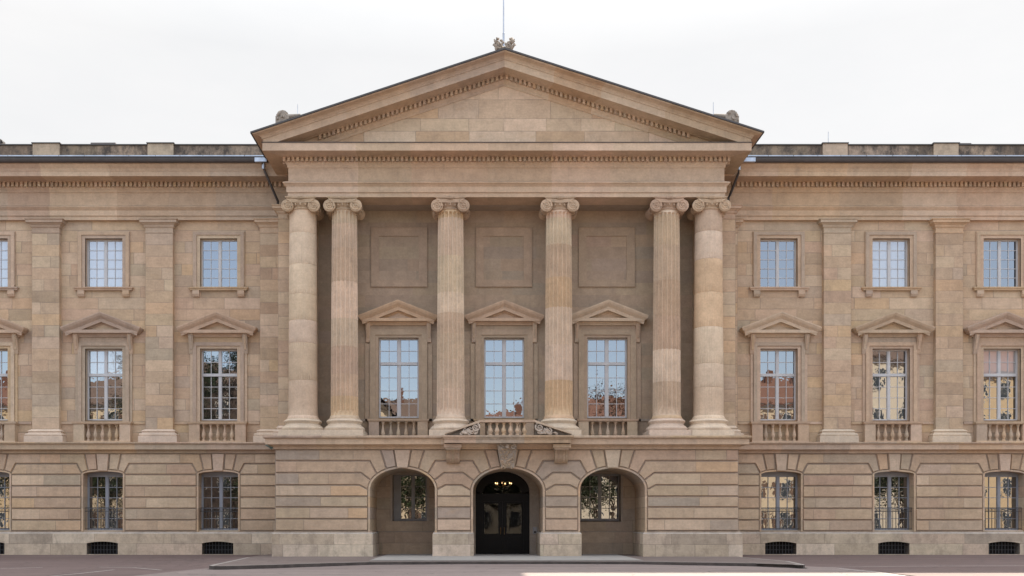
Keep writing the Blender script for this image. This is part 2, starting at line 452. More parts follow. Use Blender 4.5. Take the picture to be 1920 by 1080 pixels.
# ================================================================ THE PALACE
palace = empty('palace', (U(949), 0, 0), label='long beige sandstone palace with a columned portico under a triangular pediment', category='palace')
class _P:  # parts are built in world coordinates: undo the Empty's offset
    pass
_build = MB.build
def build(s, name, mat, parent=None, smooth=False, **props):
    o = _build(s, name, mat, parent, smooth, **props)
    if parent is palace: o.location = (-palace.location.x, 0, 0)
    return o
MB.build = build
def pempty(name, **props):
    o = empty(name, (-palace.location.x, 0, 0), **props); o.parent = palace; return o

XL0, XL1 = U(-420), U(521.5, -2.05)
XR0, XR1 = U(1379, -2.05), U(2320)
ZG = 0.0
ZCOR = W(829, -.5)                                # top of the ground floor cornice
zA = W(412.5, -.2)                                # underside of wing architrave
PIL_L = [-129, 85.6, 298.5]; PIL_R = [1570.4, 1780.3, 1990]
WIN_L = [-234, -19.5, 195.3, 410.5]; WIN_R = [1460, 1670, 1878, 2086]
ATT_H, PN_H = (447.5, 539.2), (654, 788.5)
HW = 34.8
def gfy(py): return W(py, -.15)
# --- upper wing walls (attic + main floor)
holes_all = []
for cpx in WIN_L + WIN_R:
    holes_all.append((U(cpx - HW), U(cpx + HW), W(ATT_H[1]), W(ATT_H[0])))
    holes_all.append((U(cpx - HW), U(cpx + HW), W(PN_H[1]), W(PN_H[0])))
for (a, b) in ((XL0, XL1), (XR0, XR1)):
    mb = MB(); ashlar(mb, a, b, rows_of(ZCOR - .05, zA + .1, .56), 0, holes_all, (1.2, 3.0))
    mb.build('upper_wall', 'stone', palace)

# --- window builders
def timber(mb, x0, x1, z0, z1, Y, rows, cols=2, fr=.075, mun=.026, mull=.13, transom=None, trows=2, arch=None, d=.06):
    xm = (x0 + x1) / 2
    def grid(a, b, c, e, rws):
        for i in range(1, rws): z = c + (e - c) * i / rws; mb.box(a, b, Y + .012, Y + d - .012, z - mun / 2, z + mun / 2)
        for i in range(1, cols): x = a + (b - a) * i / cols; mb.box(x - mun / 2, x + mun / 2, Y + .008, Y + d - .016, c, e)
    mb.box(x0, x0 + fr, Y, Y + d, z0, z1); mb.box(x1 - fr, x1, Y, Y + d, z0, z1)
    mb.box(x0 + fr, x1 - fr, Y + .002, Y + d, z0, z0 + fr * 1.2); mb.box(x0 + fr, x1 - fr, Y + .002, Y + d, z1 - fr, z1)
    mb.box(xm - mull / 2, xm + mull / 2, Y - .02, Y + d, z0 + fr, z1 - fr)
    mb.box(xm - mull / 2 - .02, xm + mull / 2 + .02, Y + .01, Y + d, z0 + fr, z1 - fr)
    for a, b in ((x0 + fr, xm - mull / 2), (xm + mull / 2, x1 - fr)):
        if transom: 
            grid(a, b, z0 + fr, transom - .06, rows); grid(a, b, transom + .07, z1 - fr, trows)
        else: grid(a, b, z0 + fr, z1 - fr, rows)
    if transom:
        mb.box(x0 + fr, x1 - fr, Y - .035, Y + d, transom - .055, transom + .055); mb.box(x0 + fr, x1 - fr, Y - .055, Y + d, transom - .085, transom - .055)
def panes(mb, x0, x1, z0, z1, Y, nx, nz, tilt=.0022):
    for i in range(nx):
        for j in range(nz):
            a, b = x0 + (x1 - x0) * i / nx, x0 + (x1 - x0) * (i + 1) / nx
            c, e = z0 + (z1 - z0) * j / nz, z0 + (z1 - z0) * (j + 1) / nz
            tx, tz = R.uniform(-tilt, tilt) * (b - a), R.uniform(-tilt, tilt) * (e - c)
            mb.face([(a, Y, c), (b, Y + tx, c), (b, Y + tx + tz, e), (a, Y + tz, e)])
def reveal(mb, x0, x1, z0, z1, Yf, Yb, t=None):
    t = t or tint(FRZ, .03)
    mb.face([(x0, Yf, z0), (x0, Yb, z0), (x0, Yb, z1), (x0, Yf, z1)], t); mb.face([(x1, Yf, z0), (x1, Yb, z0), (x1, Yb, z1), (x1, Yf, z1)], t)
    mb.face([(x0, Yf, z1), (x1, Yf, z1), (x1, Yb, z1), (x0, Yb, z1)], t); mb.face([(x0, Yf, z0), (x1, Yf, z0), (x1, Yb, z0), (x0, Yb, z0)], t)
def frame_u(mb, x0, x1, z0, z1, w, Yf, Yb, t, head=None):    # jambs + head around an opening
    h = head or w
    mb.box(x0 - w, x0, Yf, Yb, z0, z1, t); mb.box(x1, x1 + w, Yf, Yb, z0, z1, t); mb.box(x0 - w, x1 + w, Yf, Yb, z1, z1 + h, t)
def attic_window(px, kind):
    x0, x1, z0, z1 = U(px - HW), U(px + HW), W(ATT_H[1]), W(ATT_H[0]); q = U(px) - U(px - 1)
    mb = MB(); timber(mb, x0, x1, z0, z1, .21, 5, 2)
    w = mb.build('window', 'white', palace)
    m2 = MB(); panes(m2, x0 + .05, x1 - .05, z0 + .05, z1 - .05, .25, 2, 1)
    m2.build('pane', kind, w)
    m3 = MB(); t = tint(FRZ, .03); reveal(m3, x0, x1, z0, z1, -.055, .21, t)
    frame_u(m3, x0, x1, z0, z1, .17, -.055, .02, t, .16); frame_u(m3, x0 - .17, x1 + .17, z0, z1 + .16, .16, -.10, .02, tint(FRZ, .02), .15)
    frame_u(m3, x0 - .33, x1 + .33, z0 + .1, z1 + .31, .03, -.07, .02, t, .03)
    m3.build('surround', 'smooth', w)
    m4 = MB(); zc = z0
    moulding(m4, [(U(px - 52), 0), (U(px - 52), -.10), (U(px + 52), -.10), (U(px + 52), 0)], [(-.0, zc - .16), (.03, zc - .16), (.05, zc - .10), (.10, zc - .05), (.10, zc - .003), (-.1, zc - .003)], one=tint(FRZ, .03))
    m4.box(x0 - .02, x1 + .02, -.10, .2, zc - .12, zc - .001)
    m4.build('sill', 'smooth', w)
    for sd in (-1, 1):
        m5 = MB(); cx = U(px + sd * 42); hw = .16
        m5.prismx([(0, zc - .17), (-.16, zc - .17), (-.16, zc - .34), (-.10, zc - .46), (0, zc - .46)], cx - hw, cx + hw, tint(FRZ, .03)); m5.build('bracket', 'smooth', w)
def baluster_mb(cx, cy, z0, z1, r=.105, n=12):
    h = z1 - z0; mb = MB()
    pr = [(.8, 0), (.8, .09), (.45, .11), (.5, .15), (.95, .28), (1.0, .36), (.85, .46), (.5, .62), (.36, .74), (.38, .82), (.62, .85), (.62, .88), (.42, .9), (.8, .92), (.8, 1)]
    mb.lathe(cx, cy, [(r * a, z0 + h * b) for a, b in pr], n, tint(FRZ, .06)); return mb
def small_pediment(cx, hw, zb, zr, za, parent, base=0., proj=.42):
    """zb bottom of band, zr top of band, za apex of raking top edge"""
    mb = MB(); t = tint(FRZ, .03); p = proj
    moulding(mb, [(cx - hw, base + .0), (cx - hw, base - .12), (cx + hw, base - .12), (cx + hw, base)],
             [(-.0, zb - .14), (.03, zb - .14), (.06, zb - .08), (.11, zb - .03), (.12, zb), (p - .12, zb + .012), (p - .12, zr), (p - .12, zr + .01), (-.12, zr + .05)], one=t)
    top = za; m = (za - (zr + .12)) / (hw + p)
    prof = [(-.04, -.60), (p - .38, -.52), (p - .34, -.47), (p - .16, -.46), (p - .14, -.30), (p - .12, -.28), (p - .02, -.16), (p + .03, -.05), (p + .03, 0), (-.12, .03)]
    e = raking(mb, cx, za, base - .12, prof, {-1: (cx - hw, m), 1: (cx + hw, m)}, one=t)
    for sd in (-1, 1):
        E = e[sd]
        for i in range(4, len(E) - 1):
            mb.face([E[i], E[i + 1], (E[i + 1].x, base, E[i + 1].z), (E[i].x, base, E[i].z)], t)
    mb.prism([(cx - hw, zr), (cx + hw, zr), (cx, za - .35)], base - .13, base - .0, tint(FRZ, .03))
    mb.build('pediment', 'smooth', parent)
def console(cx, w, z0, z1, parent, base=0., out=.30):
    h = z1 - z0; mb = MB(); P = []
    for i in range(15):
        s = i / 14; o = out * (.42 + .58 * (1 - s) ** 1.6) if s < .8 else out * .5 * (1 - (s - .8) * 2.2)
        P.append((base - o - .02 * sin(s * 2 * pi), z1 - h * s))
    mb.prismx([(base, z1)] + P + [(base, z0)], cx - w / 2, cx + w / 2, tint(FRZ, .04))
    mb.prismx([(base - .02, z1)] + [(y - .03, z) for y, z in P[1:-3]] + [(base - .02, P[-3][1])], cx - w * .22, cx + w * .22, tint(FRZ, .04))
    mb.build('bracket', 'smooth', parent, True)
def balustrade(cx, xa, xb, xo0, xo1, n, z0, z1, rail_h, base=0., out=.34, name='balustrade', parent=None, pier=True):
    mb = MB(); t = tint(FRZ, .04); yc = base - out + .14
    moulding(mb, [(xo0, base), (xo0, base - out), (xo1, base - out), (xo1, base)], [(-.04, z1 - rail_h), (.0, z1 - rail_h), (.03, z1 - rail_h * .55), (.04, z1), (-.3, z1)], one=t)
    mb.box(xo0 + .02, xo1 - .02, base - out + .02, base - .0, z0, z0 + .085, tuple(v * 1.1 for v in t))
    for a, b in ((xo0 + .03, xa), (xb, xo1 - .03)): mb.box(a, b, base - out + .02, base, z0 + .085, z1 - rail_h, tint(FRZ, .05))
    o = mb.build(name, 'smooth', parent or palace)
    for i in range(n):
        x = xa + (xb - xa) * (i + .5) / n
        baluster_mb(x, yc, z0 + .085, z1 - rail_h).build('baluster', 'smooth', o, True)
    return o
def main_window(px, blind=False):
    x0, x1, z0, z1 = U(px - HW), U(px + HW), W(PN_H[1]), W(PN_H[0])
    mb = MB(); timber(mb, x0, x1, z0, z1, .24, 4, 2, transom=W(701.5), trows=2)
    w = mb.build('window', 'white', palace)
    m2 = MB(); zt = W(701.5); panes(m2, x0 + .05, x1 - .05, z0 + .05, zt, .285, 2, 1); 
    m2.build('pane', 'glass', w); m2 = MB(); panes(m2, x0 + .05, x1 - .05, zt, z1 - .05, .285, 2, 1, .004); m2.build('upper_pane', 'glass_blind' if blind else 'glass', w)
    m3 = MB(); t = tint(FRZ, .03); reveal(m3, x0, x1, z0, z1, -.06, .24, t)
    frame_u(m3, x0, x1, z0 - .1, z1, .17, -.06, .02, t, .13); frame_u(m3, x0 - .17, x1 + .17, z0 - .1, z1 + .13, .17, -.12, .02, tint(FRZ, .03), .17)
    zt = z1 + .30
    m3.box(U(px - 48), U(px + 48), -.075, .015, zt, W(625), tint(FRZ, .03))
    for sd in (-1, 1):
        a, b = sorted((U(px + sd * 48.2), U(px + sd * 53.2))); m3.box(a, b, -.06, .015, z0 - .1, W(640), t)
    m3.build('surround', 'smooth', w)
    small_pediment(U(px), 1.47, W(624.5, -.4), W(618.5, -.4), W(584.5, -.5), w)
    for sd in (-1, 1): console(U(px + sd * 50.5), .22, W(664), W(627.5), w)
    balustrade(U(px), U(px - 33), U(px + 33), U(px - 54), U(px + 54), 5, ZCOR, W(790.5, -.3), .13)

for i, px in enumerate(WIN_L + WIN_R):
    attic_window(px, 'glass_blind' if px in (195.3, -19.5, 1670) else 'glass'); main_window(px, px in (195.3, 1878))

# --- pilasters
def pilaster(x0, x1, zb, zc0, zc1, out=.25, Yb=0., bo=.27, plinth=.29, sides=(1, 1), base_z=None):
    mb = MB()
    z = zb + plinth + .36
    rws = rows_of(z, zc0, .56)
    for a, b in zip(rws[:-1], rws[1:]):
        if R.random() < .25:
            xm = x0 + (x1 - x0) * R.uniform(.3, .7); pcs = [(x0, xm), (xm, x1)]
        else: pcs = [(x0, x1)]
        for p, q in pcs:
            t = tint(); mb.face([(p, Yb - out, a), (q, Yb - out, a), (q, Yb - out, b), (p, Yb - out, b)], t, [(0, 0), (q - p, 0), (q - p, b - a), (0, b - a)], (q - p, b - a, 0))
            if p == x0: mb.face([(p, Yb, a), (p, Yb - out, a), (p, Yb - out, b), (p, Yb, b)], t)
            if q == x1: mb.face([(q, Yb, a), (q, Yb - out, a), (q, Yb - out, b), (q, Yb, b)], t)
    o = mb.build('pilaster', 'stone', palace)
    path = [(x0, Yb), (x0, Yb - out), (x1, Yb - out), (x1, Yb)]
    if not sides[0]: path = path[1:]
    if not sides[1]: path = path[:-1]
    m = MB(); h = zc1 - zc0; t = tint(FRZ, .04)
    moulding(m, path, [(0, zc0), (.02, zc0 + h * .02), (.03, zc0 + h * .08), (0, zc0 + h * .12), (0, zc0 + h * .40), (.03, zc0 + h * .42), (.06, zc0 + h * .50), (.07, zc0 + h * .58), (.16, zc0 + h * .70), (.22, zc0 + h * .74), (.22, zc0 + h * .90), (.27, zc0 + h * .96), (.27, zc1), (-.2, zc1)], one=t)
    m.build('capital', 'smooth', o)
    m = MB(); t = tint(FRZ, .05, (.54, .475, .41))
    moulding(m, path, [(bo, zb), (bo, zb + plinth), (bo - .02, zb + plinth + .01), (bo - .05, zb + plinth + .02), (bo - .02, zb + plinth + .07), (bo - .05, zb + plinth + .13), (bo - .14, zb + plinth + .15), (bo - .15, zb + plinth + .22), (bo - .11, zb + plinth + .25), (bo - .17, zb + plinth + .30), (0, zb + plinth + .36)], one=t)
    m.build('base', 'smooth', o)
for px in PIL_L + PIL_R:
    pilaster(U(px - 25.8, -.25), U(px + 25.6, -.25), ZCOR, W(437, -.3), zA)
pilaster(U(487.4, -.25), XL1, ZCOR, W(437, -.3), zA, sides=(1, 0))
pilaster(XR0, U(1411 - 25 - 3, -.25), ZCOR, W(437, -.3), zA, sides=(0, 1))

# --- wing entablatures
def zz(py, out, base=0.): return W(py, base - out)
zs = zz(339.5, .5)
wing_prof = [(0, zA), (.2, zA), (.2, zz(404.8, .2)), (.25, zz(404.5, .25)), (.25, zz(394.3, .25)), (.27, zz(393.5, .27)), (.33, zz(390, .33)), (.37, zz(387.5, .37)), (.37, zz(386.6, .37)), (.2, zz(385.5, .2)),
             (.2, zz(361.5, .2)), (.24, zz(361, .24)), (.27, zz(357, .27)), (.34, zz(353, .34)), (.34, zz(350.5, .34)), (.34, zs - .02), (.5, zs - .02), (.5, zs), (1.2, zs), (1.2, zz(321.5, 1.2)),
             (1.22, zz(320.5, 1.22)), (1.25, zz(316, 1.25)), (1.33, zz(311, 1.33)), (1.38, zz(307.5, 1.38)), (1.38, zz(304.5, 1.38)), (-.4, zz(304.5, 1.38) + .05)]
def dentils(mb, x0, x1, y0, y1, z0, z1, pitch=.212, w=.118):
    n = int(round((x1 - x0) / pitch)); p = (x1 - x0) / n
    for i in range(n):
        c = x0 + p * (i + .5); mb.box(c - w / 2, c + w / 2, y0, y1, z0, z1, tint(FRZ, .03))
for a, b in ((XL0, U(541) + .4), (U(1358) - .4, XR1)):
    mb = MB(); moulding(mb, [(a, 0), (b, 0)], wing_prof); o = mb.build('entablature', 'smooth', palace)
    m = MB(); dentils(m, a, b, -.47, -.33, zz(349.5, .47), zs - .021); m.build('dentil_band', 'smooth', o)
# gutters, flashing, parapets
def gutter(a, b, sd):
    mb = MB(); zt = zz(294.5, 1.55); P = [(-1.36, zt)]
    for i in range(9): t = pi * i / 8; P.append((-1.47 - .13 * cos(t) * -1 if False else -1.47 + .12 * cos(t), zt - .04 - .2 * sin(t)))
    P.append((-1.6, zt)); mb.prismx(P, a, b)
    mb.box(a, b, -1.62, -1.59, zt - .03, zt + .02)
    o = mb.build('gutter', 'gutter', palace)
    m = MB(); x = a
    while x < b:
        x2 = min(b, x + R.uniform(.95, 1.25)); m.box(x + .012, x2 - .012, -1.50, -1.48, zt + .002, zz(290.8, 1.5)); x = x2
    m.build('flashing', 'zinc', o)
    m = MB(); m.face([(a, -1.49, zz(290.8, 1.5)), (b, -1.49, zz(290.8, 1.5)), (b, .6, zz(290.8, 1.5) + .18), (a, .6, zz(290.8, 1.5) + .18)]); m.build('eaves_sheet', 'roof', o)
    return zt
for a, b, sd in ((XL0, U(497, -1.5), -1), (U(1402, -1.5), XR1, 1)):
    gutter(a, b, sd)
def parapet(a, b, peds, sd):
    z0, z1 = 18.6, W(272.8, .3); mb = MB(); Y = .3
    ashlar(mb, a, b, [z0, z1], Y, (), (1.6, 3.2), pal=[((.25, .205, .165), 3), ((.34, .285, .235), 2), ((.2, .165, .135), 2)])
    mb.face([(a, Y, z1), (b, Y, z1), (b, Y + .4, z1), (a, Y + .4, z1)]); mb.face([(a, Y + .4, z0), (b, Y + .4, z0), (b, Y + .4, z1), (a, Y + .4, z1)])
    o = mb.build('parapet', 'grime', palace)
    m = MB(); m.box(a, b, Y - .06, Y + .46, z1 + .003, W(270, .25)); m.build('coping', 'gutter', o)
    for p0, p1 in peds:
        m = MB(); m.box(U(p0, .2), U(p1, .2), Y - .12, Y + .52, z0, W(269.5, .2), tint(base=(.42, .36, .30))); pd = m.build('pedestal', 'soot', o)
        m = MB(); m.box(U(p0, .2) - .05, U(p1, .2) + .05, Y - .17, Y + .57, W(269.5, .2) + .002, W(267.6, .2)); m.build('pedestal_cap', 'gutter', o)
parapet(XL0, U(560, .3), [(-152, -101), (61.5, 111.5), (277, 325)], -1)
parapet(U(1350, .3), XR1, [(1543, 1589), (1751, 1797), (1962, 2008)], 1)
# main roof behind the parapets
mb = MB()
mb.face([(XL0, .7, 19.3), (XR1, .7, 19.3), (XR1, 12, 20.1), (XL0, 12, 20.1)]); mb.face([(XL0, 12, 20.1), (XR1, 12, 20.1), (XR1, 23, 19.3), (XL0, 23, 19.3)])
mb.face([(XL0, 23, 0), (XR1, 23, 0), (XR1, 23, 19.3), (XL0, 23, 19.3)]); mb.face([(XL0, 0, 0), (XL0, 23, 0), (XL0, 23, 19.3), (XL0, 0, 19.3)]); mb.face([(XR1, 0, 0), (XR1, 23, 0), (XR1, 23, 19.3), (XR1, 0, 19.3)])
mb.build('roof', 'roof', palace)
for p0, p1, py in ((160, 221, 264.5), (1790, 1832, 265.5)):
    mb = MB(); Y = 3.; z0, z1 = 19.4, W(py, Y); a, b = U(p0, Y), U(p1, Y)
    mb.idx([(a, Y, z0), (b, Y, z0), (b, Y + 2, z0), (a, Y + 2, z0), (a + .2, Y + .2, z1), (b - .2, Y + .2, z1), (b - .2, Y + 1.8, z1), (a + .2, Y + 1.8, z1)], [(0, 1, 5, 4), (1, 2, 6, 5), (2, 3, 7, 6), (3, 0, 4, 7), (4, 5, 6, 7)])
    mb.build('skylight', 'roof', palace)

# --- ground floor wings
def wing_arch(px):
    return Arch(U(px, -.15), U(1, -.15) * 0 + 37.2 * S(-.15), gfy(889), 5.2 * S(-.15), gfy(997), 3.2 * S(-.15),
                {6: (49 * S(0), 39.5 * S(0)), 7: (34.5 * S(0), 27.5 * S(0)), 'key': (12.3 * S(0), 10.2 * S(0))})
GFL = [-234, -20, 192.7, 409]; GFR = [1465, 1677, 1884, 2092]
lev = [gfy(p) for p in (995.5, 975, 953.5, 932.5, 911, 889.8, 869.5, 850)]
YW = -.15
def rail_mb(x0, x1, z0, z1, Y):
    mb = MB(); mb.box(x0, x1, Y - .015, Y + .015, z1 - .03, z1); mb.box(x0, x1, Y - .012, Y + .012, z0 + .05, z0 + .075); mb.box(x0, x1, Y - .012, Y + .012, z1 - .20, z1 - .18)
    n = 12
    for i in range(n + 1):
        x = x0 + (x1 - x0) * i / n; mb.box(x - .007, x + .007, Y - .007, Y + .007, z0, z1 - .03)
    for i in range(n):
        x = x0 + (x1 - x0) * (i + .5) / n; mb.tube([(x + .045 * cos(a), Y, z1 - .11 + .06 * sin(a)) for a in [k * pi / 4 for k in range(9)]], .006, 4)
    return mb
for side, (a, b, cs) in enumerate(((XL0, XL1 + .1, GFL), (XR0 - .1, XR1, GFR))):
    A = [wing_arch(c) for c in cs]
    mb = MB(); rusticated(mb, a, b, lev, A, YW, gd=.07, key_out=.05)
    for ar in A: arch_reveal(mb, ar, YW, .42, lev, gd=.07)
    mb.build('ground_floor_wall', 'stone', palace)
    for ar in A:
        x0, x1 = ar.cx - ar.a, ar.cx + ar.a; z0 = gfy(995.5); Yp = .42
        mb = MB(); n = 12
        timber(mb, x0, x1, z0, ar.zc - .02, Yp, 5, 2, fr=.09, mull=.14, mun=.028)
        mb.prism([(x0, ar.zc - .03)] + [ar.pt(pi - pi * i / n) for i in range(n + 1)] + [(x1, ar.zc - .03)], Yp + .003, Yp + .055)
        w = mb.build('window', 'grey', palace)
        m = MB(); panes(m, x0 + .03, x1 - .03, z0 + .03, ar.zc - .01, Yp + .045, 2, 1, .0015); m.build('pane', 'glass_dark', w)
        m = MB(); m.box(x0, x1, .0, Yp, z0 - .02, z0 + .035, tint(PLINTH)); m.build('sill', 'smooth', w)
        rail_mb(x0 + .003, x1 - .003, z0 + .06, gfy(951.5), .12).build('railing', 'iron', w)
    # plinth with cellar openings
    Yp = -.22; zt = W(998.5, Yp); cell = []
    for c in cs:
        cc = c + (-1 if c < 900 else -1); cell.append((U(cc - 29.3, Yp), U(cc + 29.3, Yp), W(1039.3, Yp), W(1018.6, Yp)))
    mb = MB(); full = [(h[0], h[1], h[2], h[3] + .09) for h in cell]
    ashlar(mb, a, b, [-.3, W(1019.5, Yp), zt - .05], Yp, full, (1.8, 4.2), pal=PLINTH)
    for h in cell:
        n = 12; x0, x1 = h[0], h[1]; xm = (x0 + x1) / 2
        cur = [(x0 + (x1 - x0) * i / n, h[3] + .085 * (1 - ((i / n - .5) * 2) ** 2)) for i in range(n + 1)]
        for i in range(n): mb.face([(cur[i][0], Yp, cur[i][1]), (cur[i + 1][0], Yp, cur[i + 1][1]), (cur[i + 1][0], Yp, h[3] + .09), (cur[i][0], Yp, h[3] + .09)], tint(PLINTH, .01, PLINTH[0][0]))
        o = [(x0, h[2])] + cur + [(x1, h[2])]
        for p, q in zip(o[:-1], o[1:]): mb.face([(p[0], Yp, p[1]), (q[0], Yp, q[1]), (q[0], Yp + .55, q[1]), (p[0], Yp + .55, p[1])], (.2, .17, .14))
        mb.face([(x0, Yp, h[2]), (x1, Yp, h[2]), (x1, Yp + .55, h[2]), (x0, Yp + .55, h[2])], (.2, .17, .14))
    tc = (.47, .415, .355)
    mb.face([(a, Yp, zt - .05), (b, Yp, zt - .05), (b, Yp + .04, zt), (a, Yp + .04, zt)], tc); mb.face([(a, Yp + .04, zt), (b, Yp + .04, zt), (b, YW + .08, zt + .02), (a, YW + .08, zt + .02)], tc)
    mb.face([(a, YW + .07, zt), (b, YW + .07, zt), (b, YW + .07, lev[0]), (a, YW + .07, lev[0])], BASE)
    mb.build('plinth', 'soot', palace)
    for h in cell:
        m = MB(); x0, x1 = h[0], h[1]; Y = Yp + .22
        for i in range(1, 10): x = x0 + (x1 - x0) * i / 10; m.box(x - .012, x + .012, Y - .012, Y + .012, h[2], h[3] + .08)
        m.box(x0, x1, Y - .02, Y - .008, h[2] + .2, h[2] + .225); m.box(x0, x1, Y - .02, Y - .008, h[2] + .42, h[2] + .445)
        g = m.build('cellar_grille', 'iron', palace)
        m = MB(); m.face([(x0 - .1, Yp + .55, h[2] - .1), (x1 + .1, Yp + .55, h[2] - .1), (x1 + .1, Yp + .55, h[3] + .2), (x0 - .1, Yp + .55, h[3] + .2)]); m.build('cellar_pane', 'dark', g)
    # ground floor cornice and frieze band
    mb = MB(); e = lambda py, o: W(py, YW - o)
    moulding(mb, [(a, YW), (b, YW)], [(-.07, e(850.3, 0)), (.03, e(850, .03)), (.05, e(846, .05)), (.12, e(843.5, .12)), (.12, e(843, .12)), (.30, e(842.6, .30)), (.30, e(833.5, .30)), (.33, e(832, .33)), (.36, e(831.5, .36))])
    mb.build('string_course', 'smooth', palace)
    mb = MB(); moulding(mb, [(a, YW), (b, YW)], [(.30, e(831.5, .36) + .002), (.39, e(831.5, .36) + .002), (.39, e(828.8, .39)), (-.2, ZCOR + .03)]); mb.build('cornice_cap', 'soot', palace)
    # string course behind the balustrades
    mb = MB()
    xs = [a] + [v for c in (PIL_L if side == 0 else PIL_R) for v in (U(c - 25.8), U(c + 25.6))] + [b]
    if side == 0: xs[-1] = U(487)
    else: xs[0] = U(1384)
    wins = WIN_L if side == 0 else WIN_R
    ed = sorted(xs + [U(c - 54.5) for c in wins] + [U(c + 54.5) for c in wins])
    for p, q in zip(ed[:-1], ed[1:]):
        m0 = (p + q) / 2; px0 = m0 / SW + V0
        if any(abs(px0 - c) < 30 for c in wins) or any(abs(px0 - c) < 20 for c in PIL_L + PIL_R): continue
        mb.box(p, q, -.05, .02, W(795.5), W(791), tint(FRZ, .03))
    mb.build('sill_band', 'smooth', palace)

# ================================================================ PORTICO
YP = -3.5                                            # podium face
sP = S(YP)
pa = [('l', 754.5, 62.0), ('c', 952.5, 66.8), ('r', 1148.8, 62.0)]
PL, PR = U(515.3, YP), U(1385.5, YP)
levP = [W(p, YP) for p in (995.5, 973, 951, 930.7, 909.5, 886.5, 864, 842.3)]
AP = []
for nm, c, a in pa:
    k = a / 62.0
    AP.append(Arch(U(c, YP), (a - 1.0) * sP, W(918 if nm != 'c' else 920, YP), (40 if nm != 'c' else 42.3) * sP, W(999, YP), 3.4 * sP,
        {4: (81 * k * sP, 70 * k * sP), 5: (78 * k * sP, 59 * k * sP), 6: (61.5 * k * sP, 47.5 * k * sP), 7: (41.5 * k * sP, 30 * k * sP), 'key': ((16 if nm != 'c' else 20) * sP, (11 if nm != 'c' else 13) * sP)}))
# level 4 joint sits near the springing
YN = -.5                                             # back wall of the arches
POD = [((.415, .335, .262), 8), ((.455, .375, .30), 4), ((.35, .305, .262), 3), ((.465, .355, .245), 2.4), ((.415, .322, .25), 3)]
mb = MB(); rusticated(mb, PL, PR, levP, AP, YP, gd=.07, pal=POD, key_out=.06)
for ar in AP: arch_reveal(mb, ar, YP, YN, levP, pal=POD, gd=.07)
for X in (PL, PR): ashlar(mb, YP + .07, .0, levP, X, (), (1., 2.4), pal=POD, axis='y')
pod = mb.build('portico_podium', 'stone', palace)
# podium plinth
Yq = YP - .09; ztp = W(998.6, Yq)
for p0, p1 in ((509.7, 699), (811, 888.5), (1013, 1090.5), (1206, 1392.5)):
    mb = MB(); x0, x1 = U(p0, Yq), U(p1, Yq); zr = [-.2, W(1021, Yq), ztp - .05]
    ashlar(mb, x0, x1, zr, Yq, (), (1.3, 2.6) if x1 - x0 > 3 else (3, 4), pal=PLINTH)
    for X in (x0, x1): ashlar(mb, Yq, YN, zr, X, (), (1.2, 2.2), pal=PLINTH, axis='y')
    for q in ([(x0, Yq, ztp - .05), (x1, Yq, ztp - .05), (x1 - .04, Yq + .05, ztp), (x0 + .04, Yq + .05, ztp)], [(x0, Yq, ztp - .05), (x0 + .04, Yq + .05, ztp), (x0 + .04, YN, ztp), (x0, YN, ztp - .05)], [(x1, Yq, ztp - .05), (x1 - .04, Yq + .05, ztp), (x1 - .04, YN, ztp), (x1, YN, ztp - .05)],
              [(x0 + .04, Yq + .05, ztp), (x1 - .04, Yq + .05, ztp), (x1 - .04, YN, ztp + .01), (x0 + .04, YN, ztp + .01)]): mb.face(q, (.47, .415, .355))
    xi0, xi1 = x0 + .06, x1 - .06
    mb.face([(xi0, YP + .07, ztp), (xi1, YP + .07, ztp), (xi1, YP + .07, levP[0] + .01), (xi0, YP + .07, levP[0] + .01)], BASE)
    mb.build('pier_plinth', 'soot', palace)
# podium cornice
e = lambda py, o: W(py, YP - o)
ZP = e(815.8, .45)
mb = MB(); pth = [(PL, -.3), (PL, YP), (PR, YP), (PR, -.3)]
moulding(mb, pth, [(-.07, e(842.6, 0)), (.03, e(842.3, .03)), (.05, e(838, .05)), (.13, e(834, .13)), (.13, e(833.5, .13)), (.36, e(833, .36)), (.36, e(822.5, .36)), (.40, e(821.5, .40))], wr=(1.8, 3.8))
mb.build('podium_cornice', 'smooth', palace)
mb = MB(); moulding(mb, pth, [(.34, e(821.5, .4) + .002), (.44, e(821.5, .40) + .002), (.46, e(819.5, .45)), (.46, e(817, .46)), (.3, ZP)]); 
mb.face([(PL - .3, .1, ZP), (PL - .3, YP - .3, ZP), (PR + .3, YP - .3, ZP), (PR + .3, .1, ZP)], (.3, .27, .24)); mb.build('podium_cap', 'soot', palace)
# arch back walls
nh = []
for (p0, p1, y0, y1) in ((736, 800.5, 890, 977), (1084, 1164, 888, 978)): nh.append((U(p0, YN), U(p1, YN), W(y1, YN), W(y0, YN)))
dx0, dx1 = U(891.8, YN), U(993.0, YN); dzb, dzc, drise = .06, W(921, YN), 37 * S(YN)
mb = MB(); rr = rows_of(W(997, YN), W(870, YN), .55)
for i, ar in enumerate(AP):
    if i != 1:
        h = [nh[0 if i == 0 else 1]]
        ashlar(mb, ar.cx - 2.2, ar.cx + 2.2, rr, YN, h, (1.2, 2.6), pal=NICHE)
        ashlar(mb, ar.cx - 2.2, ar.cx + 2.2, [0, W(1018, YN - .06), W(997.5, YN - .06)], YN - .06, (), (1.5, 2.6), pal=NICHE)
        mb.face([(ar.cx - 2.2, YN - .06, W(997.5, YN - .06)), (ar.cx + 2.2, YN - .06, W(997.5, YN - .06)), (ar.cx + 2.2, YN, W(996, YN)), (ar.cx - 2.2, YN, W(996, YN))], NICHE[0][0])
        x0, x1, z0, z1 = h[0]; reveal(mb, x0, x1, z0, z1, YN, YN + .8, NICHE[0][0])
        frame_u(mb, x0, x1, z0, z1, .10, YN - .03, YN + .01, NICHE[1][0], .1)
n = 20; dc = (dx0 + dx1) / 2; da = (dx1 - dx0) / 2
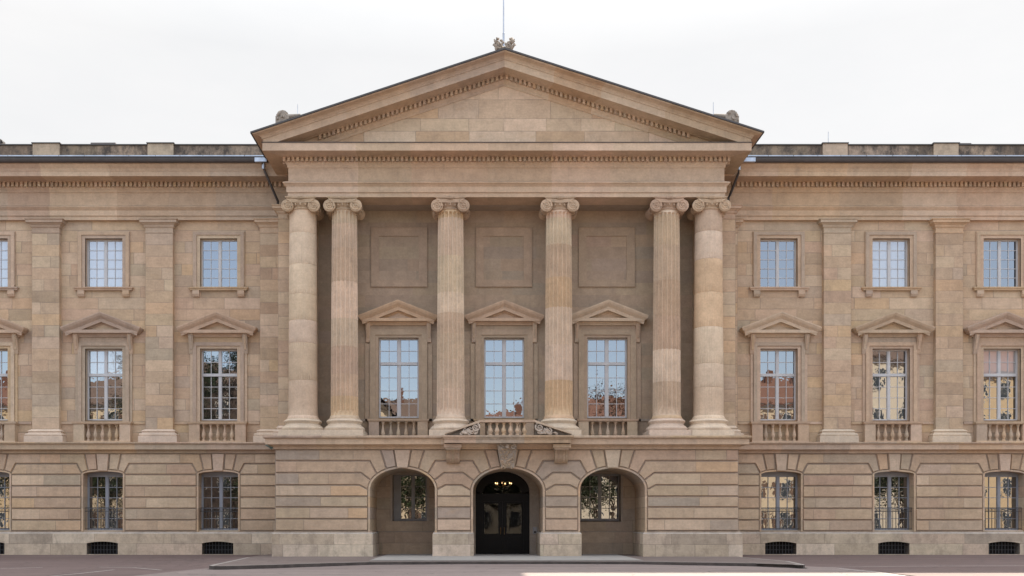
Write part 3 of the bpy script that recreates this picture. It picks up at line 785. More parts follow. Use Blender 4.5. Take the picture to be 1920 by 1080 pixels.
darc = [(dc + da * cos(pi * i / n), dzc + drise * sin(pi * i / n)) for i in range(n + 1)]
ar = AP[1]; zt = W(868, YN)
for (p, q), (u, v) in zip(zip(darc[:-1], darc[1:]), zip([(ar.cx + 2.2 - 4.4 * i / n, zt) for i in range(n + 1)][:-1], [(ar.cx + 2.2 - 4.4 * i / n, zt) for i in range(n + 1)][1:])):
    mb.face([(p[0], YN, p[1]), (q[0], YN, q[1]), (v[0], YN, v[1]), (u[0], YN, u[1])], NICHE[0][0])
for sd, xe in ((1, dx1), (-1, dx0)):
    mb.face([(xe, YN, 0), (ar.cx + sd * 2.2, YN, 0), (ar.cx + sd * 2.2, YN, zt), (xe, YN, dzc)], NICHE[0][0])
do = [(dx1, 0)] + darc + [(dx0, 0)]
for p, q in zip(do[:-1], do[1:]): mb.face([(p[0], YN, p[1]), (q[0], YN, q[1]), (q[0], YN + .35, q[1]), (p[0], YN + .35, p[1])], NICHE[0][0])
mb.build('archway_wall', 'stone', palace)
# niche windows
for k, (x0, x1, z0, z1) in enumerate(nh):
    Yp = YN + .62; mb = MB()
    if k == 0: xa, xb = U(748.6, Yp), U(801, Yp)
    else: xa, xb = U(1087, Yp), U(1162, Yp)
    timber(mb, xa, xb, W(976.5, Yp), W(889, Yp), Yp, 4, 1 if k == 0 else 2, fr=.09, mull=.13, mun=.03)
    if k == 0: mb.box(x0, xa, Yp, Yp + .05, z0, z1)
    w = mb.build('window', plain('brown_grey_timber' + str(k), (.25, .235, .22), .5), palace, label='small casement window at the back of the archway')
    m = MB(); panes(m, xa + .03, xb - .03, W(976, Yp), W(889.5, Yp), Yp + .045, 2, 1); m.build('pane', 'glass_dark', w)
# entrance door
mb = MB(); Yd = YN + .25
def arcz(x, a, rise): return dzc + rise * math.sqrt(max(0, 1 - ((x - dc) / a) ** 2))
zfl0, zfl1 = W(925.5, Yd), W(902, Yd); fx0, fx1 = U(904, Yd), U(977.5, Yd); fc = (fx0 + fx1) / 2; fa = (fx1 - fx0) / 2
# arched head with fanlight hole
outer = [(dc + da * 1.02 * cos(pi * i / n), dzc + drise * 1.02 * sin(pi * i / n)) for i in range(n + 1)]
inner = [(fc + fa * cos(pi * i / n), zfl0 + (zfl1 - zfl0) * sin(pi * i / n)) for i in range(n + 1)]
for i in range(n): mb.face([(outer[i][0], Yd, outer[i][1]), (outer[i + 1][0], Yd, outer[i + 1][1]), (inner[i + 1][0], Yd, inner[i + 1][1]), (inner[i][0], Yd, inner[i][1])])
for i in range(n): mb.face([(inner[i][0], Yd, inner[i][1]), (inner[i + 1][0], Yd, inner[i + 1][1]), (inner[i + 1][0], Yd + .12, inner[i + 1][1]), (inner[i][0], Yd + .12, inner[i][1])])
ztr = W(941, Yd); mb.box(dx0 - .1, dx1 + .1, Yd - .06, Yd + .1, ztr, zfl0); mb.box(dx0 - .1, dx0 + .28, Yd - .02, Yd + .1, 0, ztr); mb.box(dx1 - .28, dx1 + .1, Yd - .02, Yd + .1, 0, ztr)
for i in (1, 2, 3):
    a = pi * i / 4; mb.tube([(fc, Yd + .03, zfl0), (fc + fa * cos(a), Yd + .03, zfl0 + (zfl1 - zfl0) * sin(a))], .014, 4)
door = mb.build('entrance_door', 'door', palace, label='dark arched double door with glazed leaves')
m = MB(); m.face([(x, Yd + .06, z) for x, z in inner]); m.build('fanlight', 'doorglass', door)
xm = U(942, Yd)
for sd, (q0, q1) in ((-1, (908, 934)), (1, (950, 977.8))):
    a, b = sorted((xm + sd * .004, dx0 + .28 if sd < 0 else dx1 - .28)); g0, g1 = U(q0, Yd), U(q1, Yd); zg0, zg1 = W(1000.5, Yd), W(944, Yd)
    m = MB(); m.box(a, g0, Yd, Yd + .06, .06, ztr); m.box(g1, b, Yd, Yd + .06, .06, ztr); m.box(g0, g1, Yd + .001, Yd + .06, zg1, ztr); m.box(g0, g1, Yd + .001, Yd + .06, .06, zg0)
    m.box(g0 + .05, g1 - .05, Yd - .02, Yd, .25, zg0 - .12); m.box(g0 + .12, g1 - .12, Yd - .035, Yd - .02, .32, zg0 - .19)
    lf = m.build('door_leaf', 'door', door)
    hx = xm + sd * .09; m = MB(); m.tube([(hx, Yd - .01, 1.0), (hx, Yd - .07, 1.02), (hx, Yd - .07, 1.32), (hx, Yd - .01, 1.34)], .012, 6, None); m2 = MB(); m2.face([(g0, Yd + .03, zg0), (g1, Yd + .03, zg0), (g1, Yd + .03, zg1), (g0, Yd + .03, zg1)])
    h = m.build('door_handle', 'brass', door); m2.build('door_pane', 'doorglass', door)
# hall interior seen through the door glass
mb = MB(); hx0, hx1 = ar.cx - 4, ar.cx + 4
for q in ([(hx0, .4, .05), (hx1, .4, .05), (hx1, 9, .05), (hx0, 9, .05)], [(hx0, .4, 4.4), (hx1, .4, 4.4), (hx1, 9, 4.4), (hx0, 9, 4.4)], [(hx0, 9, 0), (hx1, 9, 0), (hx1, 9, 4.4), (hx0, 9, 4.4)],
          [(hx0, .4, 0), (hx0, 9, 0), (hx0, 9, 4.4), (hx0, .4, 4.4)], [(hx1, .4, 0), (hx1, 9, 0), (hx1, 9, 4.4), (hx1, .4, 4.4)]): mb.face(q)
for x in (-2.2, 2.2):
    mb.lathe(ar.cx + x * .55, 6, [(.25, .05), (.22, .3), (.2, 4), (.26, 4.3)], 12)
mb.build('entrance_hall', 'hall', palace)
mb = MB(); mb.box(U(999, YN), U(1007, YN), YN - .05, YN - .001, W(1001, YN), W(988, YN)); ic = mb.build('intercom', 'intercom', palace)
m = MB(); m.box(U(1001.3, YN), U(1004.7, YN), YN - .062, YN - .051, W(999.5, YN), W(996, YN)); m.build('speaker_grille', 'dark', ic)
# chandelier hanging in the hall
chx, chy, chz = U(944, 2.0), 2.0, W(908, 2.)
ch = empty('chandelier', (chx, chy, chz), label='small brass chandelier with warm candle bulbs hanging behind the fanlight', category='chandelier')
mb = MB(); mb.tube([(0, 0, .1), (0, 0, 4.4 - chz)], .012, 5); mb.ball((0, 0, -.05), .07, .07, .12)
for i in range(6):
    a = 2 * pi * i / 6 + .3; mb.tube([(0, 0, -.08), (.2 * cos(a), .2 * sin(a), -.14), (.42 * cos(a), .42 * sin(a), -.02)], .012, 5)
mb.build('frame', 'brass', ch)
for i in range(6):
    a = 2 * pi * i / 6 + .3; mb = MB(); mb.ball((.42 * cos(a), .42 * sin(a), .05), .026, .026, .042, 8, 6); mb.build('bulb', 'bulb', ch, True)

# carved keystone, balcony brackets, balcony
kx0, kx1 = U(931.7, YP - .5), U(970.3, YP - .5); kz1, kz0 = W(832, YP - .5), W(877, YP - .15); kb0, kb1 = U(939.5, YP - .15), U(963.5, YP - .15)
mb = MB(); v = [(kb0, YP + .07, kz0), (kb1, YP + .07, kz0), (kb1, YP - .14, kz0), (kb0, YP - .14, kz0), (kx0, YP + .07, kz1), (kx1, YP + .07, kz1), (kx1, YP - .52, kz1), (kx0, YP - .52, kz1)]
mb.idx(v, [(0, 1, 2, 3), (4, 5, 6, 7), (3, 2, 6, 7), (0, 3, 7, 4), (1, 2, 6, 5)], (.36, .30, .24))
rk = random.Random(4)
for i in range(90):
    s = rk.random(); z = kz0 + (kz1 - kz0) * s; y = YP - .14 - .38 * s; xa = kb0 + (kx0 - kb0) * s; xb = kb1 + (kx1 - kb1) * s
    x = rk.uniform(xa + .04, xb - .04); q = rk.uniform(.035, .075); mb.ball((x, y, z), q * .6, q * .7, q * 1.2, 6, 4, tint(base=(.37, .305, .24)), rk.uniform(0, pi))
for sd in (-1, 1): spiral(mb, (kx0 + kx1) / 2 + sd * .26, YP - .58, kz1 - .14, .13, 1.6, -sd, .035, (.44, .37, .30))
mb.ball(((kx0 + kx1) / 2, YP - .58, kz1 - .12), .09, .07, .10, 8, 5, (.44, .37, .3))
mb.build('carved_keystone', 'carve', palace, True)
for p0, p1, b0, b1 in ((832.5, 865.4, 839.6, 860.6), (1037.3, 1070.5, 1040.9, 1064)):
    mb = MB(); Yo = YP - .72; xa, xb = U(p0, Yo), U(p1, Yo); xc = (xa + xb) / 2; z1, z0 = W(832.3, Yo), W(868, YP - .2)
    mb.box(xa, xb, Yo, YP + .02, z1 - .16, z1, tint(FRZ)); mb.box(xa + .06, xb - .06, Yo + .06, YP + .02, z1 - .24, z1 - .162, tint(FRZ))
    P = []
    for i in range(13):
        s = i / 12; P.append((YP - .60 + .42 * s ** .8 + .05 * sin(s * pi * 2), z1 - .24 - (z1 - .24 - z0) * s))
    mb.prismx([(YP + .03, z1 - .24)] + P + [(YP + .03, z0)], xc - .30, xc + .30, tint(base=(.37, .29, .22)))
    for k in range(5):
        x = xc - .24 + .12 * k; mb.prismx([(YP, z1 - .25)] + [(y - .03, z) for y, z in P[:-1]] + [(YP, z0 + .05)], x - .035, x + .035, tint(base=(.39, .31, .24)))
    mb.build('balcony_bracket', 'carve', palace)
Yb = YP - 1.0
bx0, bx1 = U(828.5, Yb), U(1075.5, Yb)
mb = MB(); e2 = lambda py: W(py, Yb)
moulding(mb, [(bx0 + .1, YP), (bx0 + .1, Yb + .1), (bx1 - .1, Yb + .1), (bx1 - .1, YP)], [(-.9, e2(830)), (.0, e2(830)), (.0, e2(823.2)), (.05, e2(822.3)), (.07, e2(820)), (.12, e2(819)), (.12, e2(816)), (-.9, e2(815))], wr=(1.2, 2.2))
bal = mb.build('balcony', 'soot', palace)
zb0, zb1 = e2(815.3), W(787.6, Yb + .15); rh = .10
mb = MB(); xa, xb = U(900, Yb + .15), U(1003, Yb + .15); Yr = Yb + .22
mb.box(xa - .05, xb + .05, Yr - .15, Yr + .15, zb1 - rh, zb1, tint(FRZ))
for sd, xt, xe in ((-1, xa, U(834, Yb + .15)), (1, xb, U(1072, Yb + .15))):
    ze = zb0 + .03; dz = .11
    mb.prism([(xt, zb1 - dz), (xt, zb1), (xe, ze + .05), (xe, ze)] if sd > 0 else [(xe, ze), (xe, ze + .05), (xt, zb1), (xt, zb1 - dz)], Yr - .17, Yr + .17, tint(FRZ))
    mb.prism([(xt, zb0), (xt, zb1 - dz - .002), (xe, zb0)], Yr - .03, Yr + .06, (.12, .10, .08))
    xin = xt - sd * .02
    carved(mb, [(xt + sd * .1, zb0 + .05), (xt + sd * .1, zb1 - dz - .1), (xe - sd * .55, zb0 + .04)], Yr - .07, 60, .062, 11 + sd, (.52, .44, .36))
    spiral(mb, xt + sd * .20, Yr - .12, zb0 + .34, .22, 1.7, sd, .045, (.52, .44, .36)); spiral(mb, xt + sd * .62, Yr - .1, zb0 + .17, .15, 1.5, -sd, .035, (.52, .44, .36))
mb.build('balcony_rail', 'carve', bal)
for p in (919.5, 931.9, 944.2, 957, 970, 983.2):
    baluster_mb(U(p, Yr), Yr, zb0, zb1 - rh, .11).build('baluster', 'smooth', bal, True)

# --- loggia back wall
YB = -1.3
sB = S(YB)
bxl, bxr = U(640, YB), U(1258, YB)
lw = [(747.6, 'w'), (945.3, 'w'), (1138.4, 'w')]
PT, PBt = 633.5, 783.8; HWP = 37.6
zb_ = W(369.5, -3.33)
hl = [(U(c - HWP, YB), U(c + HWP, YB), W(PBt, YB), W(PT, YB)) for c, _ in lw]
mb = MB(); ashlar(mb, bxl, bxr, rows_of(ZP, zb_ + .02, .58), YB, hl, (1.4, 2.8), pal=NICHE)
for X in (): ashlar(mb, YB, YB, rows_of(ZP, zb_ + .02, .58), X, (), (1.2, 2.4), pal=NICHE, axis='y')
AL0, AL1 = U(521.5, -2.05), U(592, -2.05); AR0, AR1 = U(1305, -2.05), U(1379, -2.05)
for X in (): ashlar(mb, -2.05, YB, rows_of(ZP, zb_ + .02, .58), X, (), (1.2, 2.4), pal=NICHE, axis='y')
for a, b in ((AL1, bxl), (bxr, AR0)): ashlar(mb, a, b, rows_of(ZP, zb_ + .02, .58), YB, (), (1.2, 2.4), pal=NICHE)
mb.build('loggia_wall', 'smooth', palace)
mb = MB(); mb.face([(AL0, -2.2, zb_ + .003), (AR1, -2.2, zb_ + .003), (AR1, 2.3, zb_ + .003), (AL0, 2.3, zb_ + .003)], NICHE[1][0]); mb.build('loggia_ceiling', 'stone', palace)
# blank panels
for c in (748.5, 944.7, 1137.5):
    mb = MB(); x0, x1, z0, z1 = U(c - 38, YB), U(c + 37, YB), W(525, YB), W(443, YB)
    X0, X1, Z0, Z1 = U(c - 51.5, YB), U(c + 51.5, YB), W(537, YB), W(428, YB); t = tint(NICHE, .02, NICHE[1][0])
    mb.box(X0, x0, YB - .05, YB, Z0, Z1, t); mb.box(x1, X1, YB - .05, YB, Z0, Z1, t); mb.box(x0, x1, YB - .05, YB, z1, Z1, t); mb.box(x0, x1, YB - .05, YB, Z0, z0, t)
    for (p, q, r_, s_) in ((X0 - .03, X0, Z0 - .03, Z1 + .03), (X1, X1 + .03, Z0 - .03, Z1 + .03)): mb.box(p, q, YB - .075, YB, r_, s_, t)
    mb.box(X0, X1, YB - .075, YB, Z1, Z1 + .03, t); mb.box(X0, X1, YB - .075, YB, Z0 - .03, Z0, t)
    mb.build('blank_panel', 'smooth', palace)
# loggia windows
for c, _ in lw:
    x0, x1, z0, z1 = U(c - HWP, YB), U(c + HWP, YB), W(PBt, YB), W(PT, YB); zt = W(681.7, YB + .2)
    mb = MB(); timber(mb, x0, x1, z0, z1, YB + .18, 4, 2, transom=zt, trows=2, mull=.15)
    w = mb.build('window', 'white', palace)
    m = MB(); panes(m, x0 + .05, x1 - .05, z0 + .05, zt, YB + .225, 2, 1, .001); panes(m, x0 + .05, x1 - .05, zt, z1 - .05, YB + .225, 2, 1, .001); m.build('pane', 'glass', w)
    m3 = MB(); t = tint(NICHE, .02, (.36, .30, .24)); reveal(m3, x0, x1, z0, z1, YB - .06, YB + .18, t)
    frame_u(m3, x0, x1, z0 - .15, z1, .15, YB - .06, YB + .02, t, .13); frame_u(m3, x0 - .15, x1 + .15, z0 - .15, z1 + .13, .26, YB - .11, YB + .02, tint(NICHE, .02, (.37, .31, .245)), .26)
    m3.box(x0 - .40, x1 + .40, YB - .07, YB + .02, z1 + .395, W(604, YB), t)
    for sd in (-1, 1):
        a, b = sorted(((x0 if sd < 0 else x1) + sd * .42, (x0 if sd < 0 else x1) + sd * .64)); m3.box(a, b, YB - .05, YB + .015, z0 - .15, W(645, YB), t)
    m3.build('surround', 'smooth', w)
    cx = U(c, YB)
    small_pediment(cx, 1.42, W(602.3, YB - .4), W(596.5, YB - .4), W(562, YB - .5), w, base=YB)
    for sd in (-1, 1): console(cx + sd * 1.44, .2, W(642, YB), W(605, YB), w, base=YB, out=.26)
    balustrade(cx, U(c - 36, YB), U(c + 36, YB), U(c - 56, YB), U(c + 56, YB), 5, ZP - .1, W(785.5, YB - .3), .12, base=YB)
mb = MB()
for a, b in ((640, 690), (804, 888), (1002, 1081), (1195, 1258)): mb.box(U(a, YB), U(b, YB), YB - .05, YB + .02, W(790, YB), W(785.5, YB), NICHE[1][0])
mb.build('sill_band', 'smooth', palace)
# antae
for x0, x1 in ((AL0, AL1), (AR0, AR1)):
    pilaster(x0, x1, ZP, zb_ - .62, zb_, out=2.05, Yb=0., bo=.2, plinth=.25)

# --- columns
YC = -2.75; sC = S(YC)
def column(px, rb, rt, fluted, idx):
    cx = U(px, YC); z0 = ZP; zpl = z0 + .27
    zsb, zst = z0 + .88, 15.80
    # drums
    cuts = [zsb]
    while cuts[-1] < zst: cuts.append(cuts[-1] + R.uniform(.9, 1.75))
    cuts[-1] = zst
    DR = [((.535, .455, .375), 5), ((.49, .405, .325), 4), ((.59, .515, .435), 2.5), ((.46, .375, .30), 2), ((.505, .395, .285), 1.5)]
    prof = []; tl = []
    def rad_at(z): s = (z - zsb) / (zst - zsb); return rb + (rt - rb) * (s ** 1.25)
    prof.append((rb + .055, zsb - .06)); prof.append((rb + .05, zsb - .0)); prof.append((rb + .012, zsb + .08)); tl += [tint(DR)] * 2
    for a, b in zip(cuts[:-1], cuts[1:]):
        t = tint(DR); a0 = a + .10 if a == zsb else a
        for k in range(4):
            z = a0 + (b - a0) * k / 4 + (.012 if k == 0 and a != zsb else 0); 
            if not (k == 0 and a == zsb): prof.append((rad_at(z), z)); tl.append(t)
            else: prof.append((rad_at(z), z)); tl.append(t)
        prof.append((rad_at(b) , b - .012)); tl.append(t)
        if b != zst: prof.append((rad_at(b) - .012, b)); tl.append(t)
    prof.append((rad_at(zst), zst)); tl.append(t)
    nf, sub = 18, 8
    nn = nf * sub
    zl0, zl1 = zsb + .16, zst - .12
    def rad(r, i, k):
        if not fluted: return r + .006 * sin(i * 1.7 + k)
        z = prof[k][1]
        if z < zl0 or z > zl1: return r
        ph = (i % sub) / sub
        return r if ph < .2 else r - .12 * (max(0, sin((ph - .125) / .875 * pi)) ** .6)
    mb = MB(); mb.lathe(cx, YC, prof, nn, tf=lambda k: tl[k], rad=rad)
    col = mb.build('column', 'smooth', palace, False)
    if not fluted:
        for p in col.data.polygons: p.use_smooth = True
        col.data.set_sharp_from_angle(angle=radians(40))
    # base
    mb = MB(); hb = .95; t = tint(base=(.54, .475, .405))
    mb.box(cx - hb, cx + hb, YC - hb, YC + hb, z0 - .001, zpl, t)
    k = rb / .64
    pr = [(.90 * k, zpl), (.935 * k, zpl + .04), (.945 * k, zpl + .10), (.92 * k, zpl + .16), (.86 * k, zpl + .20), (.86 * k, zpl + .225), (.80 * k, zpl + .25), (.765 * k, zpl + .30), (.78 * k, zpl + .35), (.80 * k, zpl + .36), (.80 * k, zpl + .375), (.83 * k, zpl + .40), (.84 * k, zpl + .44), (.81 * k, zpl + .49), (.75 * k, zpl + .52), (.75 * k, zpl + .55)]
    mb.lathe(cx, YC, pr, 48, t); mb.build('base', 'smooth', col, True)
    # capital
    mb = MB(); t = tint(base=(.40, .32, .25)); zt = zb_; yf = YC - .70; yb = YC + .70; vr = .28; vz = zt - .41; vx = .60
    mb.lathe(cx, YC, [(rt, zst - .002), (rt + .05, zst + .015), (rt + .055, zst + .05), (rt + .01, zst + .07), (rt, zst + .1), (rt + .02, zst + .14), (rt + .11, zst + .25), (rt + .13, zst + .34)], 40, t)
    for i in range(20):                               # egg and dart
        a = 2 * pi * i / 20; mb.ball((cx + (rt + .10) * cos(a), YC + (rt + .10) * sin(a), zst + .21), .05, .05, .085, 6, 4, t)
    # canalis band sagging between the volutes, front and back
    for y0, y1 in ((yf - .01, yf + .12), (yb - .12, yb + .01)):
        top = [(cx - vx + 1.2 * i / 8, zt - .135) for i in range(9)]; bot = [(cx - vx + 1.2 * i / 8, zt - .27 - .03 * sin(pi * i / 8)) for i in range(9)]
        mb.prism(bot + top[::-1], y0, y1, t); mb.prism([(x, z + .035) for x, z in bot] + [(x, z) for x, z in bot[::-1]], y0 - .025, y1 + .025, t)
    mb.box(cx - vx - .02, cx + vx + .02, yf + .05, yb - .05, zt - .30, zt - .13, t)
    # abacus with concave outline
    P = []
    hw = .70
    for c0, c1 in (((-1, -1), (1, -1)), ((1, -1), (1, 1)), ((1, 1), (-1, 1)), ((-1, 1), (-1, -1))):
        for i in range(8):
            s = i / 8; x = c0[0] + (c1[0] - c0[0]) * s; y = c0[1] + (c1[1] - c0[1]) * s; cv = 1 - .09 * sin(pi * s)
            if c0[1] == c1[1]: y *= cv
            else: x *= cv
            P.append((x * hw, y * (hw + .05)))
    for zq0, zq1, g in ((zt - .135, zt - .07, .93), (zt - .07, zt - .002, 1.0)):
        nP = len(P); mb.idx([(cx + x * g, YC + y * g, zq0) for x, y in P] + [(cx + x * g, YC + y * g, zq1) for x, y in P], [tuple(range(nP)), tuple(range(nP, 2 * nP))] + [(i, (i + 1) % nP, (i + 1) % nP + nP, i + nP) for i in range(nP)], t)
    for q in range(5): mb.ball((cx - .10 + .05 * q, yf - .06, zt - .075), .032, .05, .075, 6, 4, t)
    # volutes with bolsters running front to back
    for sd in (-1, 1):
        vs = []; nb = 20; ys = [yf, yf + .02, yf + .16, YC - .2, YC, YC + .2, yb - .16, yb - .02, yb]; rs = [vr * .9, vr, vr * .98, vr * .72, vr * .66, vr * .72, vr * .98, vr, vr * .9]
        for y, r_ in zip(ys, rs): vs += [(cx + sd * vx + r_ * cos(2 * pi * i / nb), y, vz + r_ * sin(2 * pi * i / nb)) for i in range(nb)]
        fs = [(k * nb + i, k * nb + (i + 1) % nb, (k + 1) * nb + (i + 1) % nb, (k + 1) * nb + i) for k in range(len(ys) - 1) for i in range(nb)] + [tuple(range(nb)), tuple(range((len(ys) - 1) * nb, len(ys) * nb))]
        mb.idx(vs, fs, t)
        for y in (yf - .005, yb + .005):
            spiral(mb, cx + sd * vx, y, vz, vr * .92, 2.2, sd, .038, tuple(v * 1.12 for v in t))
            mb.ball((cx + sd * vx, y, vz), .045, .045, .045, 8, 5, t)
        for yy in (YC - .06, YC, YC + .06): mb.tube([(cx + sd * vx + (vr * .70) * cos(a), yy, vz + (vr * .70) * sin(a)) for a in [2 * pi * i / 16 for i in range(17)]], .022, 5, t)
        rc = random.Random(idx * 7 + sd)
        for q in range(16):                           # acanthus on the bolster
            a = rc.uniform(pi, 2 * pi) if True else 0; y = rc.uniform(yf + .1, yb - .1); mb.ball((cx + sd * vx + vr * .85 * cos(a), y, vz + vr * .85 * sin(a)), .04, .09, .05, 6, 4, t, a)
    mb.build('capital', 'carve', col, True)
for i, (px, rb, rt, fl) in enumerate(((568.3, .662, .612, False), (646.0, .635, .575, True), (845.0, .645, .582, True), (1047.6, .645, .582, True), (1250, .645, .582, True), (1328.3, .680, .615, False))):
    column(px, rb, rt, fl, i)

# --- portico entablature
YF = -3.3; XF0, XF1 = U(540.8, YF), U(1358.2, YF)
f = lambda py, o: W(py, YF - o)
zsp = f(291.8, .35)
mb = MB(); pth = [(XF0, .0), (XF0, YF), (XF1, YF), (XF1, .0)]
moulding(mb, pth, [(-1.1, zb_), (.03, zb_), (.03, f(361, .03)), (.08, f(360.6, .08)), (.08, f(350, .08)), (.10, f(348.6, .10)), (.16, f(345, .16)), (.22, f(342.5, .22)), (.22, f(340.8, .22)), (0, f(339.6, 0)), (0, f(315, 0)),
    (.03, f(314.5, .03)), (.05, f(310, .05)), (.12, f(305, .12)), (.14, f(302.5, .14)), (.14, zsp - .02), (.35, zsp - .02), (.35, zsp), (.975, zsp), (.975, f(267.6, .975)), (1.0, f(266.8, 1.0)), (.0, f(266, .975) + .06)], wr=(1.7, 3.6), caps=False)
mb.face([(XF0 + 1.1, YF + 1.1, zb_), (XF1 - 1.1, YF + 1.1, zb_), (XF1 - 1.1, YF + 1.1, zb_ + .5), (XF0 + 1.1, YF + 1.1, zb_ + .5)])
ent = mb.build('portico_entablature', 'smooth', palace)
mb = MB(); dentils(mb, XF0 - .25, XF1 + .25, YF - .28, YF - .13, f(301.8, .28), zsp - .021, pitch=.205, w=.115)
mb.build('dentil_band', 'smooth', ent)
for X, sg in ((XF0, -1), (XF1, 1)):
    mb = MB(); n = int(3.1 / .195)
    for i in range(n):
        y = YF + .1 + i * .195; a, b = sorted((X + sg * .13, X + sg * .28)); mb.box(a, b, y, y + .125, f(301.8, .28), zsp - .021, tint(FRZ, .03))
    mb.build('side_dentil_band', 'smooth', ent)
mb = MB(); moulding(mb, [(XF0, .0), (XF0, YF), (XF1, YF), (XF1, .0)], [(.9, f(267.4, .99)), (1.01, f(267.4, .99)), (1.01, f(265.9, 1.0)), (.9, f(265.9, 1.0))], one=BASE); mb.build('flashing', 'gutter', ent)
# pediment
ax = U(945.6, YF - .6); q = lambda py, o: W(py, YF - o)
za = q(93.5, 1.35)
zc_top = f(266.3, .975) + .05
xe = {-1: XF0, 1: XF1}; tip = {-1: (U(475, YF - 1.35), q(250, 1.35)), 1: (U(1429, YF - 1.35), q(249, 1.35))}
ends = {s: (xe[s], (za - tip[s][1]) / abs(xe[s] + s * 1.35 - ax)) for s in (-1, 1)}
zsr = q(137.5, .3)
prof = [(0, q(161.5, 0) - za), (.03, q(161, .03) - za), (.05, q(156, .05) - za), (.11, q(151.5, .11) - za), (.14, q(149, .14) - za), (.14, zsr - .02 - za), (.30, zsr - .02 - za), (.30, zsr - za), (.96, zsr - za), (.96, q(112, .96) - za), (1.0, q(110.5, 1.) - za), (1.0, q(108.5, 1.) - za), (1.03, q(106.5, 1.03) - za),
        (1.08, q(103, 1.08) - za), (1.2, q(99, 1.2) - za), (1.30, q(96.5, 1.3) - za), (1.35, q(94, 1.35) - za), (1.35, 0)]
mb = MB(); E = raking(mb, ax, za, YF, prof, ends, wr=(1.8, 3.4))
for s in (-1, 1):
    for i in range(9, len(prof) - 1):
        a, b = E[s][i], E[s][i + 1]; mb.face([a, b, (b.x, 1.2, b.z), (a.x, 1.2, a.z)], tint(FRZ, .01, FRZ[0][0]))
for s in (-1, 1):
    a = E[s][9]; mb.face([(a.x, a.y + .02, f(267.7, .975)), (a.x, 1.2, f(267.7, .975)), (a.x, 1.2, a.z), (a.x, a.y, a.z)], FRZ[0][0])
# tympanum
cl = [(-ends[-1][1], 1, za - (-ends[-1][1] * 0) + prof[0][1] - ends[-1][1] * ax), (ends[1][1], 1, za + prof[0][1] + ends[1][1] * ax)]
cl[0] = (-ends[-1][1], 1, za + prof[0][1] - ends[-1][1] * ax)
zrow = [zc_top - .1, q(246, 0), q(222.5, 0), q(187, 0), q(155, 0)]
ashlar(mb, ax - 8, ax + 8, zrow, YF, (), (1.4, 3.4), pal=[((.47, .39, .31), 6), ((.52, .445, .365), 4), ((.42, .36, .30), 3), ((.45, .35, .26), 2)], clips=cl)
ped = mb.build('pediment', 'stone', palace)
for s in (-1, 1):
    mb = MB(); m = ends[s][1]; x = ax + s * .12; zt_ = zsr - .021
    while abs(x - ax) < 8.4:
        a, b = x - .056, x + .056; z = zt_ - m * abs(a - ax); z2 = zt_ - m * abs(b - ax); h = q(140, .28) - q(147.5, .28)
        if z - h > zc_top + .02: mb.prism([(a, z - h), (b, z2 - h), (b, z2), (a, z)], YF - .28, YF - .13, tint(FRZ, .03))
        x += s * .205
    mb.build('raking_dentil_band', 'smooth', ped)
# portico roof with metal edge
mb = MB()
for s in (-1, 1):
    m = ends[s][1]; xt = xe[s] + s * 1.42; pts = []
    for (x) in (ax, xt): pts.append((x, za + .012 - m * abs(x - ax)))
    for (dz, y0, y1) in ((.0, YF - 1.40, 10),):
        (xa_, z_a), (xb_, z_b) = pts
        mb.idx([(xa_, y0, z_a), (xb_, y0, z_b), (xb_, y1, z_b), (xa_, y1, z_a), (xa_, y0, z_a + .075), (xb_, y0, z_b + .075), (xb_, y1, z_b + .075), (xa_, y1, z_a + .075)], [(0, 1, 2, 3), (4, 5, 6, 7), (0, 1, 5, 4), (1, 2, 6, 5), (2, 3, 7, 6)])
mb.face([(xe[-1] - 1.3, 9.9, 18), (xe[1] + 1.3, 9.9, 18), (ax, 9.9, za)])
mb.build('portico_roof', 'gutter', palace)
mb = MB()
for s in (-1, 1):   # portico side walls above the wings
    X = xe[s]; mb.face([(X, YF, zb_), (X, 9.8, zb_), (X, 9.8, za - ends[s][1] * abs(X - ax)), (X, YF, za - ends[s][1] * abs(X - ax) - .8)])
mb.build('portico_side_wall', 'smooth', palace)
# downpipes at the inner corners
for pts, nm in ((((487, 300, -1.45), (492, 303, -1.45), (494, 314, -1.4), (497, 322, -1.35), (519, 373, -.75), (521, 377, -.6), (521, 384, -.5)), 0), (((1411, 300, -1.45), (1388, 302, -1.45), (1385.5, 316, -1.4), (1384.5, 325, -1.35), (1369, 365, -.8), (1366, 371, -.7), (1366, 384, -.6)), 1)):
    mb = MB(); mb.tube([(U(a, c), c, W(b, c)) for a, b, c in pts], .06, 8); o = mb.build('downpipe', 'gutter', palace, True)
    a, b, c = pts[2]; m = MB(); m.lathe(U(a, c), c, [(.075, W(b + 3, c)), (.085, W(b - 2, c)), (.085, W(b - 9, c)), (.07, W(b - 10, c))], 10); m.build('pipe_collar', 'zinc', o)
    a, b, c = pts[0]; s = -1 if nm == 0 else 1; m = MB(); x = U(489 if nm == 0 else 1405, -1.6); m.box(x - .28, x + .28, -1.66, -1.5, W(303.5, -1.6), W(296, -1.6)); m.build('gutter_end', 'zinc', o)

